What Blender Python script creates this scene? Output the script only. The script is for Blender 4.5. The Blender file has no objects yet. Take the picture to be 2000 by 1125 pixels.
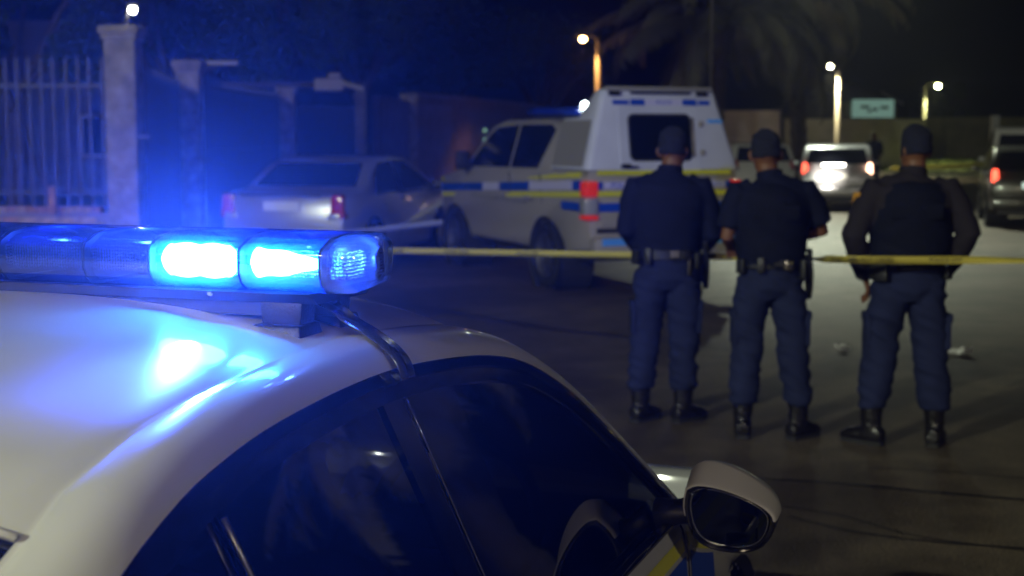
import bpy, bmesh, math, random
import numpy as np
from mathutils import Vector, Matrix, noise

random.seed(7)
SC = bpy.context.scene
COL = SC.collection
PI = math.pi
R = math.radians

# ------------------------------------------------------------------ camera
F_PX, CAM_H, HORIZON = 2800.0, 1.75, 262.0
PITCH = math.atan((562.5 - HORIZON) / F_PX)
cam_d = bpy.data.cameras.new('camera')
cam_d.sensor_width = 36.0
cam_d.lens = 36.0 * F_PX / 2000.0
cam_d.clip_start = 0.05
cam_d.clip_end = 600
cam_d.dof.use_dof = True
cam_d.dof.focus_distance = 2.25
cam_d.dof.aperture_fstop = 5.4
cam_d.dof.aperture_blades = 0
cam = bpy.data.objects.new('camera', cam_d)
COL.objects.link(cam)
cam.location = (0, 0, CAM_H)
cam.rotation_euler = (PI / 2 - PITCH, 0, 0)
SC.camera = cam

# ------------------------------------------------------------------ night sky
world = bpy.data.worlds.new('World')
SC.world = world
world.use_nodes = True
wn = world.node_tree
bg = wn.nodes['Background']
sky = wn.nodes.new('ShaderNodeTexSky')
sky.sky_type = 'NISHITA'
sky.sun_disc = False
sky.sun_elevation = R(-4.0)
sky.sun_rotation = R(200)
wn.links.new(sky.outputs['Color'], bg.inputs['Color'])
bg.inputs['Strength'].default_value = 0.02

# ------------------------------------------------------------------ exposure and sampling
SC.view_settings.view_transform = 'Standard'
SC.view_settings.look = 'None'
SC.view_settings.gamma = 1.0
SC.view_settings.exposure = -0.35
SC.view_settings.use_curve_mapping = False
SC.render.engine = 'CYCLES'
cy = SC.cycles
cy.use_denoising = True
try:
    cy.denoiser = 'OPENIMAGEDENOISE'
except Exception:
    pass
cy.max_bounces = 8
cy.transparent_max_bounces = 16
cy.volume_bounces = 0
cy.sample_clamp_indirect = 3.0
cy.sample_clamp_direct = 0.0
cy.use_light_tree = True
cy.caustics_reflective = False
cy.caustics_refractive = False

# ------------------------------------------------------------------ helpers
def cam_ray(px, py):
    d = np.array([px - 1000.0, F_PX * math.cos(PITCH) + (562.5 - py) * math.sin(PITCH),
                  -F_PX * math.sin(PITCH) + (562.5 - py) * math.cos(PITCH)])
    return d

def at_z(px, py, z=0.0):
    d = cam_ray(px, py)
    t = (z - CAM_H) / d[2]
    return Vector((d[0] * t, d[1] * t, z))

def at_y(px, py, Y):
    d = cam_ray(px, py)
    t = Y / d[1]
    return Vector((d[0] * t, Y, CAM_H + d[2] * t))

def new_mat(name):
    m = bpy.data.materials.new(name)
    m.use_nodes = True
    nt = m.node_tree
    return m, nt, nt.nodes['Principled BSDF']

def mat(name, col, rough=0.6, metal=0.0, var=0.0, vscale=6.0, bump=0.0, bscale=60.0, coat=0.0,
        emis=None, estr=0.0, spec=0.5, sheen=0.0, col2=None, stretch=None):
    m, nt, b = new_mat(name)
    b.inputs['Base Color'].default_value = (*col, 1)
    b.inputs['Roughness'].default_value = rough
    b.inputs['Metallic'].default_value = metal
    b.inputs['Specular IOR Level'].default_value = spec
    b.inputs['Coat Weight'].default_value = coat
    b.inputs['Coat Roughness'].default_value = 0.04
    b.inputs['Sheen Weight'].default_value = sheen
    if emis:
        b.inputs['Emission Color'].default_value = (*emis, 1)
        b.inputs['Emission Strength'].default_value = estr
    tc = nt.nodes.new('ShaderNodeTexCoord')
    src = tc.outputs['Object']
    if stretch:
        mp = nt.nodes.new('ShaderNodeMapping')
        mp.inputs['Scale'].default_value = stretch
        nt.links.new(src, mp.inputs['Vector'])
        src = mp.outputs['Vector']
    if var > 0 or col2:
        n = nt.nodes.new('ShaderNodeTexNoise')
        n.inputs['Scale'].default_value = vscale
        n.inputs['Detail'].default_value = 6
        nt.links.new(src, n.inputs['Vector'])
        cr = nt.nodes.new('ShaderNodeValToRGB')
        cr.color_ramp.elements[0].position = 0.32
        cr.color_ramp.elements[1].position = 0.68
        a = tuple(max(0, c * (1 - var)) for c in col)
        c2 = col2 or tuple(min(1, c * (1 + var)) for c in col)
        cr.color_ramp.elements[0].color = (*a, 1)
        cr.color_ramp.elements[1].color = (*c2, 1)
        nt.links.new(n.outputs['Fac'], cr.inputs['Fac'])
        nt.links.new(cr.outputs['Color'], b.inputs['Base Color'])
    if bump > 0:
        n2 = nt.nodes.new('ShaderNodeTexNoise')
        n2.inputs['Scale'].default_value = bscale
        n2.inputs['Detail'].default_value = 5
        nt.links.new(src, n2.inputs['Vector'])
        bp = nt.nodes.new('ShaderNodeBump')
        bp.inputs['Strength'].default_value = bump
        bp.inputs['Distance'].default_value = 0.02
        nt.links.new(n2.outputs['Fac'], bp.inputs['Height'])
        nt.links.new(bp.outputs['Normal'], b.inputs['Normal'])
    return m

def glass_mat(name, tint, refl=0.12, rough=0.02, body=None, bodyw=0.0, edge=0.6):
    """thin pane: tinted transparency, fresnel mirror reflection, a little body colour"""
    m, nt, b = new_mat(name)
    nt.nodes.remove(b)
    out = nt.nodes['Material Output']
    tr = nt.nodes.new('ShaderNodeBsdfTransparent')
    tr.inputs['Color'].default_value = (*tint, 1)
    gl = nt.nodes.new('ShaderNodeBsdfGlossy')
    gl.inputs['Roughness'].default_value = rough
    base = tr.outputs[0]
    if body:
        df = nt.nodes.new('ShaderNodeBsdfTranslucent')
        df.inputs['Color'].default_value = (*body, 1)
        d2 = nt.nodes.new('ShaderNodeBsdfDiffuse')
        d2.inputs['Color'].default_value = (*body, 1)
        ad = nt.nodes.new('ShaderNodeMixShader')
        ad.inputs[0].default_value = 0.35
        nt.links.new(df.outputs[0], ad.inputs[1])
        nt.links.new(d2.outputs[0], ad.inputs[2])
        mb = nt.nodes.new('ShaderNodeMixShader')
        mb.inputs[0].default_value = bodyw
        nt.links.new(tr.outputs[0], mb.inputs[1])
        nt.links.new(ad.outputs[0], mb.inputs[2])
        base = mb.outputs[0]
    lw = nt.nodes.new('ShaderNodeLayerWeight')
    lw.inputs['Blend'].default_value = 0.25
    mr = nt.nodes.new('ShaderNodeMapRange')
    mr.inputs['From Min'].default_value = 0.0
    mr.inputs['From Max'].default_value = 1.0
    mr.inputs['To Min'].default_value = refl
    mr.inputs['To Max'].default_value = edge
    nt.links.new(lw.outputs['Facing'], mr.inputs['Value'])
    mx = nt.nodes.new('ShaderNodeMixShader')
    nt.links.new(mr.outputs[0], mx.inputs[0])
    nt.links.new(base, mx.inputs[1])
    nt.links.new(gl.outputs[0], mx.inputs[2])
    nt.links.new(mx.outputs[0], out.inputs['Surface'])
    return m

def emit_mat(name, col, strength):
    m, nt, b = new_mat(name)
    nt.nodes.remove(b)
    e = nt.nodes.new('ShaderNodeEmission')
    e.inputs['Color'].default_value = (*col, 1)
    e.inputs['Strength'].default_value = strength
    nt.links.new(e.outputs[0], nt.nodes['Material Output'].inputs['Surface'])
    return m

def empty(name, loc=(0, 0, 0), rz=0.0, label=None, cat=None, group=None):
    o = bpy.data.objects.new(name, None)
    o.empty_display_size = 0.2
    COL.objects.link(o)
    o.location = loc
    o.rotation_euler = (0, 0, rz)
    tag(o, label, cat, group)
    return o

def tag(o, label=None, cat=None, group=None, kind=None):
    if label: o['label'] = label
    if cat: o['category'] = cat
    if group: o['group'] = group
    if kind: o['kind'] = kind
    return o

def link(name, me, parent=None):
    o = bpy.data.objects.new(name, me)
    COL.objects.link(o)
    if parent is not None:
        o.parent = parent
    return o

class MB:
    """collects geometry for one mesh object"""
    def __init__(s):
        s.v, s.f, s.m = [], [], []
    def add(s, vs, fs, mi=0):
        o = len(s.v)
        s.v += [tuple(p) for p in vs]
        s.f += [tuple(i + o for i in f) for f in fs]
        s.m += [mi] * len(fs)
        return s
    def box(s, c, d, rz=0.0, mi=0, top=(1, 1), M=None):
        hx, hy, hz = d[0] / 2, d[1] / 2, d[2] / 2
        vs = []
        for z in (-1, 1):
            tx, ty = (top if z > 0 else (1, 1))
            for x, y in ((-1, -1), (1, -1), (1, 1), (-1, 1)):
                vs.append(Vector((x * hx * tx, y * hy * ty, z * hz)))
        rot = Matrix.Rotation(rz, 3, 'Z')
        if M is not None: rot = M
        vs = [rot @ p + Vector(c) for p in vs]
        s.add(vs, [(0, 3, 2, 1), (4, 5, 6, 7), (0, 1, 5, 4), (1, 2, 6, 5), (2, 3, 7, 6), (3, 0, 4, 7)], mi)
        return s
    def tube(s, pts, rad, n=10, mi=0, cap=True, ref=(1, 0, 0)):
        """pts list of 3d points, rad list of r or (ra, rb); ra along ref-ish axis"""
        pts = [Vector(p) for p in pts]
        rings = []
        for i, p in enumerate(pts):
            a = pts[max(0, i - 1)]; b = pts[min(len(pts) - 1, i + 1)]
            t = (b - a)
            if t.length < 1e-9: t = Vector((0, 0, 1))
            t.normalize()
            rf = Vector(ref)
            x = rf - t * rf.dot(t)
            if x.length < 1e-3:
                rf = Vector((0, 1, 0)); x = rf - t * rf.dot(t)
            x.normalize()
            y = t.cross(x)
            r = rad[i] if isinstance(rad, list) else rad
            ra, rb = r if isinstance(r, (list, tuple)) else (r, r)
            rings.append([p + x * (ra * math.cos(2 * PI * k / n)) + y * (rb * math.sin(2 * PI * k / n)) for k in range(n)])
        s.rings(rings, cap, mi)
        return s
    def rings(s, rings, cap=True, mi=0, closed=True):
        n = len(rings[0]); vs = [p for r in rings for p in r]; fs = []
        for i in range(len(rings) - 1):
            for k in range(n if closed else n - 1):
                k2 = (k + 1) % n
                fs.append((i * n + k, i * n + k2, (i + 1) * n + k2, (i + 1) * n + k))
        if cap and closed:
            fs.append(tuple(reversed(range(n))))
            fs.append(tuple((len(rings) - 1) * n + k for k in range(n)))
        s.add(vs, fs, mi)
        return s
    def grid(s, g, mi=0, flip=False):
        """g: list of rows of points"""
        n = len(g[0]); fs = []
        for i in range(len(g) - 1):
            for k in range(n - 1):
                f = (i * n + k, i * n + k + 1, (i + 1) * n + k + 1, (i + 1) * n + k)
                fs.append(tuple(reversed(f)) if flip else f)
        s.add([p for r in g for p in r], fs, mi)
        return s
    def lathe(s, prof, c=(0, 0, 0), axis='Z', n=24, mi=0):
        rings = []
        for k in range(n):
            a = 2 * PI * k / n
            row = []
            for r, h in prof:
                if axis == 'Z': p = (r * math.cos(a), r * math.sin(a), h)
                elif axis == 'X': p = (h, r * math.cos(a), r * math.sin(a))
                else: p = (r * math.cos(a), h, r * math.sin(a))
                row.append(Vector(p) + Vector(c))
            rings.append(row)
        rings.append(rings[0])
        s.grid(rings, mi)
        return s
    def prism(s, poly, a, b, axis='X', mi=0):
        """extrude 2d polygon from a to b along axis"""
        def P(p, t):
            if axis == 'X': return (t, p[0], p[1])
            if axis == 'Y': return (p[0], t, p[1])
            return (p[0], p[1], t)
        n = len(poly)
        vs = [P(p, a) for p in poly] + [P(p, b) for p in poly]
        fs = [tuple(reversed(range(n))), tuple(range(n, 2 * n))]
        for k in range(n):
            fs.append((k, (k + 1) % n, n + (k + 1) % n, n + k))
        s.add(vs, fs, mi)
        return s
    def mesh(s, name, mats, smooth=False, fix=True):
        me = bpy.data.meshes.new(name)
        me.from_pydata([tuple(p) for p in s.v], [], s.f)
        if not isinstance(mats, (list, tuple)): mats = [mats]
        for m in mats:
            if m: me.materials.append(m)
        if len(mats) > 1:
            me.polygons.foreach_set('material_index', s.m)
        if fix:
            bm = bmesh.new(); bm.from_mesh(me)
            bmesh.ops.remove_doubles(bm, verts=bm.verts, dist=1e-5)
            bmesh.ops.recalc_face_normals(bm, faces=bm.faces)
            bm.to_mesh(me); bm.free()
        if smooth:
            me.polygons.foreach_set('use_smooth', [True] * len(me.polygons))
            if smooth == 'auto':
                try:
                    me.set_sharp_from_angle(angle=R(38))
                except Exception:
                    pass
        me.update()
        return me
    def build(s, name, mats, parent=None, smooth=False, fix=True):
        return link(name, s.mesh(name, mats, smooth, fix), parent)

def apply_mods(o):
    dg = bpy.context.evaluated_depsgraph_get()
    dg.update()
    me = bpy.data.meshes.new_from_object(o.evaluated_get(dg))
    old = o.data
    o.modifiers.clear()
    o.data = me
    bpy.data.meshes.remove(old)
    return o

def remesh(o, voxel, smooth_it=4, fold=None):
    m = o.modifiers.new('r', 'REMESH')
    m.mode = 'VOXEL'; m.voxel_size = voxel; m.use_smooth_shade = True
    s_ = o.modifiers.new('s', 'SMOOTH'); s_.factor = 0.5; s_.iterations = smooth_it
    apply_mods(o)
    if fold:
        amp, sc = fold
        me = o.data
        seed = random.uniform(0, 50)
        nv = len(me.vertices)
        cos = np.empty(nv * 3); me.vertices.foreach_get('co', cos)
        nos = np.empty(nv * 3); me.vertex_normals.foreach_get('vector', nos)
        cos = cos.reshape(-1, 3); nos = nos.reshape(-1, 3); out = cos.copy()
        for i in range(nv):
            p = Vector(cos[i])
            q = Vector((p.x * sc[0] + seed, p.y * sc[1], p.z * sc[2] + 0.9 * sc[2] * p.x * 0.5))
            n = noise.noise(q) + 0.5 * noise.noise(q * 2.3)
            n = 1 - abs(n) * 2.2
            out[i] = cos[i] + nos[i] * (amp * (n - 0.4))
        me.vertices.foreach_set('co', out.ravel())
        me.update()
    o.data.polygons.foreach_set('use_smooth', [True] * len(o.data.polygons))
    return o

def bevel(o, w, seg=2, ang=35):
    me = o.data
    bm = bmesh.new(); bm.from_mesh(me)
    ed = [e for e in bm.edges if len(e.link_faces) == 2 and e.calc_face_angle(0) > R(ang)]
    if ed:
        bmesh.ops.bevel(bm, geom=ed, offset=w, offset_type='OFFSET', segments=seg, affect='EDGES', profile=0.5, clamp_overlap=True)
    bm.to_mesh(me); bm.free()
    me.polygons.foreach_set('use_smooth', [True] * len(me.polygons))
    try: me.set_sharp_from_angle(angle=R(38))
    except Exception: pass
    return o

def catmull(pts, n=4):
    pts = [np.array(p, float) for p in pts]
    out = []
    for i in range(len(pts) - 1):
        p0 = pts[max(0, i - 1)]; p1 = pts[i]; p2 = pts[i + 1]; p3 = pts[min(len(pts) - 1, i + 2)]
        for k in range(n):
            t = k / n
            out.append(0.5 * ((2 * p1) + (-p0 + p2) * t + (2 * p0 - 5 * p1 + 4 * p2 - p3) * t * t + (-p0 + 3 * p1 - 3 * p2 + p3) * t ** 3))
    out.append(pts[-1])
    return out

def text_mesh(s, size, m, name, parent, loc, rot, ext=0.0008, align='CENTER'):
    cu = bpy.data.curves.new(name, 'FONT')
    cu.body = s; cu.size = size; cu.extrude = ext
    cu.align_x = align; cu.align_y = 'CENTER'
    t = bpy.data.objects.new('tmp', cu); COL.objects.link(t)
    dg = bpy.context.evaluated_depsgraph_get(); dg.update()
    me = bpy.data.meshes.new_from_object(t.evaluated_get(dg))
    bpy.data.objects.remove(t); bpy.data.curves.remove(cu)
    me.name = name
    me.materials.clear(); me.materials.append(m)
    o = link(name, me, parent)
    o.location = loc; o.rotation_euler = rot
    return o

# ------------------------------------------------------------------ materials
M = {}
M['asphalt'] = None
def asphalt():
    m, nt, b = new_mat('asphalt')
    tc = nt.nodes.new('ShaderNodeTexCoord')
    def nz(sc, det=8, rough=0.6):
        n = nt.nodes.new('ShaderNodeTexNoise'); n.inputs['Scale'].default_value = sc
        n.inputs['Detail'].default_value = det; n.inputs['Roughness'].default_value = rough
        nt.links.new(tc.outputs['Object'], n.inputs['Vector']); return n
    a = nz(0.55); c = nz(3.1); f = nz(70, 3)
    cr = nt.nodes.new('ShaderNodeValToRGB')
    cr.color_ramp.elements[0].position = 0.40; cr.color_ramp.elements[0].color = (0.068, 0.054, 0.038, 1)
    cr.color_ramp.elements[1].position = 0.58; cr.color_ramp.elements[1].color = (0.150, 0.125, 0.092, 1)
    nt.links.new(a.outputs['Fac'], cr.inputs['Fac'])
    cr2 = nt.nodes.new('ShaderNodeValToRGB')
    cr2.color_ramp.elements[0].position = 0.30; cr2.color_ramp.elements[0].color = (0.45, 0.42, 0.4, 1)
    cr2.color_ramp.elements[1].position = 0.66; cr2.color_ramp.elements[1].color = (1.25, 1.2, 1.15, 1)
    nt.links.new(c.outputs['Fac'], cr2.inputs['Fac'])
    mx = nt.nodes.new('ShaderNodeMix'); mx.data_type = 'RGBA'; mx.blend_type = 'MULTIPLY'; mx.inputs['Factor'].default_value = 0.75
    nt.links.new(cr.outputs['Color'], mx.inputs[6]); nt.links.new(cr2.outputs['Color'], mx.inputs[7])
    cr3 = nt.nodes.new('ShaderNodeValToRGB')
    cr3.color_ramp.elements[0].position = 0.35; cr3.color_ramp.elements[0].color = (0.35, 0.35, 0.35, 1)
    cr3.color_ramp.elements[1].position = 0.7; cr3.color_ramp.elements[1].color = (1.7, 1.7, 1.65, 1)
    nt.links.new(f.outputs['Fac'], cr3.inputs['Fac'])
    mx2 = nt.nodes.new('ShaderNodeMix'); mx2.data_type = 'RGBA'; mx2.blend_type = 'MULTIPLY'; mx2.inputs['Factor'].default_value = 0.9
    nt.links.new(mx.outputs[2], mx2.inputs[6]); nt.links.new(cr3.outputs['Color'], mx2.inputs[7])
    nt.links.new(mx2.outputs[2], b.inputs['Base Color'])
    b.inputs['Roughness'].default_value = 0.50
    b.inputs['Specular IOR Level'].default_value = 0.5
    bp = nt.nodes.new('ShaderNodeBump'); bp.inputs['Strength'].default_value = 0.9; bp.inputs['Distance'].default_value = 0.012
    nt.links.new(f.outputs['Fac'], bp.inputs['Height']); nt.links.new(bp.outputs['Normal'], b.inputs['Normal'])
    return m
M['asphalt'] = asphalt()
M['tar'] = mat('tar_seal', (0.012, 0.011, 0.01), 0.5, bump=0.3)
M['paving'] = mat('paving', (0.20, 0.17, 0.14), 0.85, var=0.25, vscale=3, bump=0.3, bscale=40)
M['kerb'] = mat('kerb_concrete', (0.28, 0.26, 0.22), 0.85, var=0.2, vscale=5, bump=0.3)
M['grass_base'] = mat('dry_grass_ground', (0.10, 0.11, 0.035), 0.95, var=0.4, vscale=1.5, bump=0.6, bscale=20)
M['blade'] = mat('grass_blade', (0.10, 0.12, 0.04), 0.9)
def dusty_white():
    m = mat('police_white_paint', (0.66, 0.655, 0.62), 0.30, coat=0.75, bump=0.012, bscale=2.2, var=.05, vscale=3)
    nt = m.node_tree; b = nt.nodes['Principled BSDF']
    tc = nt.nodes.new('ShaderNodeTexCoord')
    n = nt.nodes.new('ShaderNodeTexNoise'); n.inputs['Scale'].default_value = 14; n.inputs['Detail'].default_value = 9; n.inputs['Roughness'].default_value = .75
    nt.links.new(tc.outputs['Object'], n.inputs['Vector'])
    r = nt.nodes.new('ShaderNodeMapRange'); r.inputs['From Min'].default_value = .35; r.inputs['From Max'].default_value = .7
    r.inputs['To Min'].default_value = .28; r.inputs['To Max'].default_value = .33
    nt.links.new(n.outputs['Fac'], r.inputs['Value']); nt.links.new(r.outputs[0], b.inputs['Roughness'])
    r2 = nt.nodes.new('ShaderNodeMapRange'); r2.inputs['From Min'].default_value = .4; r2.inputs['From Max'].default_value = .75
    r2.inputs['To Min'].default_value = .03; r2.inputs['To Max'].default_value = .075
    nt.links.new(n.outputs['Fac'], r2.inputs['Value']); nt.links.new(r2.outputs[0], b.inputs['Coat Roughness'])
    # specks of dirt
    v = nt.nodes.new('ShaderNodeTexVoronoi'); v.inputs['Scale'].default_value = 26; v.feature = 'F1'
    nt.links.new(tc.outputs['Object'], v.inputs['Vector'])
    g = nt.nodes.new('ShaderNodeTexNoise'); g.inputs['Scale'].default_value = 9
    nt.links.new(tc.outputs['Object'], g.inputs['Vector'])
    th = nt.nodes.new('ShaderNodeMapRange'); th.inputs['From Min'].default_value = .05; th.inputs['From Max'].default_value = .085
    th.inputs['To Min'].default_value = .0; th.inputs['To Max'].default_value = 0.0
    nt.links.new(v.outputs['Distance'], th.inputs['Value'])
    gg = nt.nodes.new('ShaderNodeMath'); gg.operation = 'GREATER_THAN'; gg.inputs[1].default_value = .66
    nt.links.new(g.outputs['Fac'], gg.inputs[0])
    mu = nt.nodes.new('ShaderNodeMath'); mu.operation = 'MULTIPLY'
    nt.links.new(th.outputs[0], mu.inputs[0]); nt.links.new(gg.outputs[0], mu.inputs[1])
    mx = nt.nodes.new('ShaderNodeMix'); mx.data_type = 'RGBA'
    nt.links.new(mu.outputs[0], mx.inputs['Factor'])
    src = b.inputs['Base Color'].links[0].from_socket
    nt.links.new(src, mx.inputs[6]); mx.inputs[7].default_value = (.16, .13, .10, 1)
    nt.links.new(mx.outputs[2], b.inputs['Base Color'])
    return m
M['white_paint'] = dusty_white()
M['silver'] = mat('silver_paint', (0.44, 0.45, 0.49), 0.32, metal=0.55, coat=0.8)
M['dark_paint'] = mat('dark_olive_paint', (0.045, 0.045, 0.035), 0.3, metal=0.3, coat=0.8)
M['white_far'] = mat('white_car_paint', (0.7, 0.7, 0.7), 0.3, coat=0.7)
M['canopy_white'] = mat('canopy_cool_white', (0.66, 0.68, 0.74), 0.4, coat=0.4, var=.06, vscale=2)  # white with the rear's cool light put into the colour
M['bakkie_white'] = mat('pickup_cream_paint', (0.38, 0.35, 0.285), 0.35, coat=0.5)  # same white, its dimmer warm light painted in as cream
M['canopy_side'] = mat('canopy_grey_paint', (0.30, 0.285, 0.24), 0.55)  # greyer canopy colour, holds the shade of the sides
M['black_plastic'] = mat('black_plastic', (0.012, 0.012, 0.014), 0.42, bump=0.15, bscale=220)
M['gloss_black'] = mat('gloss_black_trim', (0.006, 0.006, 0.008), 0.08, coat=1.0)
M['rubber'] = mat('rubber', (0.015, 0.015, 0.016), 0.75, bump=0.25, bscale=120)
M['rim'] = mat('alloy_rim', (0.35, 0.35, 0.37), 0.35, metal=0.9)
M['dark_glass'] = mat('dark_window_glass', (0.008, 0.010, 0.014), 0.06, coat=1.0)
M['tint'] = glass_mat('tinted_glass', (0.05, 0.05, 0.06), refl=0.05, edge=0.75)
M['windscreen'] = glass_mat('clear_windscreen', (0.55, 0.57, 0.58), refl=0.04, edge=0.7)
M['mirror'] = mat('mirror_glass', (0.035, 0.04, 0.05), 0.02, metal=1.0)
M['chrome'] = mat('chrome', (0.75, 0.75, 0.78), 0.12, metal=1.0)
M['interior'] = mat('car_interior', (0.02, 0.02, 0.022), 0.7)
M['lens'] = glass_mat('lightbar_lens', (0.62, 0.74, 1.0), refl=0.07, rough=0.06, body=(0.05, 0.13, 1.0), bodyw=0.45, edge=0.6)
M['clear_lens'] = glass_mat('lightbar_clear_lens', (0.80, 0.88, 1.0), refl=0.10, rough=0.05, body=(0.35, 0.5, 1.0), bodyw=0.28, edge=0.7)
def reflector_mat():
    m, nt, b = new_mat('lightbar_reflector')
    tc = nt.nodes.new('ShaderNodeTexCoord')
    vo = nt.nodes.new('ShaderNodeTexVoronoi'); vo.inputs['Scale'].default_value = 210
    vo.inputs['Randomness'].default_value = 0.35
    nt.links.new(tc.outputs['Object'], vo.inputs['Vector'])
    bp = nt.nodes.new('ShaderNodeBump'); bp.inputs['Strength'].default_value = 1.0; bp.inputs['Distance'].default_value = 0.006
    nt.links.new(vo.outputs['Distance'], bp.inputs['Height']); nt.links.new(bp.outputs['Normal'], b.inputs['Normal'])
    b.inputs['Base Color'].default_value = (0.25, 0.32, 0.9, 1); b.inputs['Metallic'].default_value = 0.85
    b.inputs['Roughness'].default_value = 0.16
    return m
M['reflector'] = reflector_mat()
M['led'] = emit_mat('blue_led_lit', (0.030, 0.28, 1.0), 260.0)
M['led2'] = emit_mat('blue_led_lit_edge', (0.030, 0.115, 1.0), 90.0)
M['bar_base'] = mat('lightbar_base_plastic', (0.03, 0.035, 0.06), 0.35, metal=0.2)
M['strap'] = mat('steel_strap', (0.30, 0.31, 0.34), 0.18, metal=0.9)
M['skin'] = mat('skin', (0.16, 0.065, 0.032), 0.55, var=0.15, vscale=8)
M['navy'] = mat('navy_jacket', (0.006, 0.008, 0.026), 0.85, spec=0.2, bump=0.2, bscale=180)
M['navy2'] = mat('navy_vest', (0.0045, 0.006, 0.018), 0.8, spec=0.2, bump=0.3, bscale=240)
M['grey_sleeve'] = mat('dark_grey_jacket', (0.020, 0.017, 0.024), 0.85, spec=0.2, bump=0.2, bscale=180)
M['trouser'] = mat('blue_trousers', (0.016, 0.021, 0.064), 0.9, var=0.22, vscale=4, spec=0.2, bump=0.25, bscale=300)
M['beanie'] = mat('navy_beanie', (0.008, 0.010, 0.028), 0.95, bump=0.5, bscale=90)
M['boot'] = mat('black_boot_leather', (0.010, 0.009, 0.009), 0.26, coat=0.3, bump=0.2, bscale=30)
M['belt'] = mat('black_belt', (0.010, 0.010, 0.011), 0.5)
M['metal'] = mat('bright_metal', (0.6, 0.58, 0.5), 0.25, metal=1.0)
M['hair'] = mat('hair', (0.01, 0.008, 0.007), 0.8)
M['yellow'] = mat('reflective_yellow', (0.75, 0.72, 0.03), 0.45)
M['tape_yellow'] = mat('yellow_tape', (0.50, 0.42, 0.07), 0.4)
M['tape_blue'] = mat('pale_tape', (0.55, 0.6, 0.8), 0.35)
M['print'] = mat('black_print', (0.015, 0.014, 0.012), 0.6)
M['blue_mark'] = mat('reflective_blue', (0.01, 0.07, 0.50), 0.4)
M['cyan_mark'] = mat('reflective_light_blue', (0.12, 0.42, 0.95), 0.35)
M['lav_mark'] = mat('reflective_lavender', (0.62, 0.60, 0.80), 0.4)
M['red_lamp'] = mat('red_tail_lens', (0.55, 0.015, 0.015), 0.15, coat=1.0, emis=(1.0, 0.05, 0.02), estr=0.35)
M['red_lit'] = mat('red_tail_lit', (0.6, 0.03, 0.02), 0.2, emis=(1.0, 0.10, 0.05), estr=5.0)
M['red_off'] = mat('red_tail_unlit', (0.42, 0.01, 0.02), 0.15, coat=1.0)
M['orange_lit'] = emit_mat('lit_warm_tail', (1.0, 0.55, 0.35), 10.0)
M['clear_lamp'] = mat('clear_lamp_lens', (0.55, 0.55, 0.55), 0.12, metal=0.3, coat=1.0)
M['plate'] = mat('number_plate', (0.75, 0.78, 0.75), 0.4)
M['steel_dark'] = mat('dark_fence_paint', (0.04, 0.04, 0.05), 0.5, metal=0.2)
M['plaster'] = mat('rough_plaster_pillar', (0.28, 0.245, 0.185), 0.9, var=0.35, vscale=5, bump=0.6, bscale=26)
M['plaster_d'] = mat('grey_plaster', (0.095, 0.085, 0.08), 0.9, var=0.3, vscale=2.5, bump=0.4, bscale=20)
M['brick_a'] = mat('pink_brick', (0.40, 0.22, 0.15), 0.9, var=0.3, vscale=9, bump=0.5)
M['brick_b'] = mat('sandy_brick', (0.46, 0.32, 0.2), 0.9, var=0.3, vscale=9, bump=0.5)
M['mortar'] = mat('mortar', (0.25, 0.22, 0.19), 0.95, bump=0.4)
M['gate_dark'] = mat('dark_gate_steel', (0.035, 0.037, 0.045), 0.55)
M['panel_grey'] = mat('pale_gate_panel', (0.10, 0.11, 0.13), 0.7, var=0.2, vscale=3)
M['roof_tile'] = mat('roof_tile', (0.06, 0.05, 0.045), 0.85, bump=0.4)
M['fascia'] = mat('pale_fascia', (0.40, 0.36, 0.28), 0.8)
M['bark'] = mat('bark', (0.09, 0.07, 0.05), 0.95, var=0.3, bump=0.8, bscale=18)
M['palm_leaf'] = mat('palm_leaflet', (0.15, 0.14, 0.085), 0.6, var=0.3, vscale=0.6)
M['leaf'] = mat('tree_leaf', (0.035, 0.060, 0.022), 0.7, var=0.35, vscale=0.8)
M['lamp_post'] = mat('lamp_post_paint', (0.13, 0.11, 0.08), 0.6)
M['house_wall'] = mat('house_wall', (0.45, 0.43, 0.34), 0.9, var=0.15, vscale=1.2)
M['wall_lilac'] = mat('lilac_grey_wall', (0.42, 0.38, 0.40), 0.9, var=0.2, vscale=1.0)
M['wall_olive'] = mat('olive_boundary_wall', (0.20, 0.18, 0.10), 0.9, var=0.25, vscale=0.8)
M['paper'] = mat('crumpled_paper', (0.8, 0.8, 0.78), 0.7)
M['hivis'] = mat('blue_reflective_cloth', (0.02, 0.20, 0.75), 0.6)

LAMP_WARM = (1.0, 0.80, 0.52)
LAMP_GREEN = (0.93, 1.0, 0.74)
def light(name, parent, loc, watts, col, kind='POINT', radius=0.12, aim=None, angle=120, blend=0.6):
    d = bpy.data.lights.new(name, kind)
    d.energy = watts; d.color = col
    d.shadow_soft_size = radius
    if kind == 'SPOT':
        d.spot_size = R(angle); d.spot_blend = blend
    o = bpy.data.objects.new(name, d); COL.objects.link(o)
    o.parent = parent
    o.location = loc
    if aim is not None:
        dirv = Vector(aim)
        o.rotation_euler = dirv.to_track_quat('-Z', 'Y').to_euler()
    return o

# ================================================================== THE SETTING
def sheet(name, x0, x1, y0, y1, z, m, kind='structure', nx=1, ny=1):
    b = MB()
    g = [[(x0 + (x1 - x0) * i / nx, y0 + (y1 - y0) * j / ny, z) for j in range(ny + 1)] for i in range(nx + 1)]
    b.grid(g)
    o = b.build(name, m)
    me = o.data
    if me.polygons[0].normal.z < 0:
        me.flip_normals()
    return tag(o, kind=kind)

sheet('ground', -160, 200, -40, 260, -0.03, M['grass_base'])
sheet('road', -4.3, 60, -30, 61.5, 0.0, M['asphalt'], nx=1, ny=1)
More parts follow.
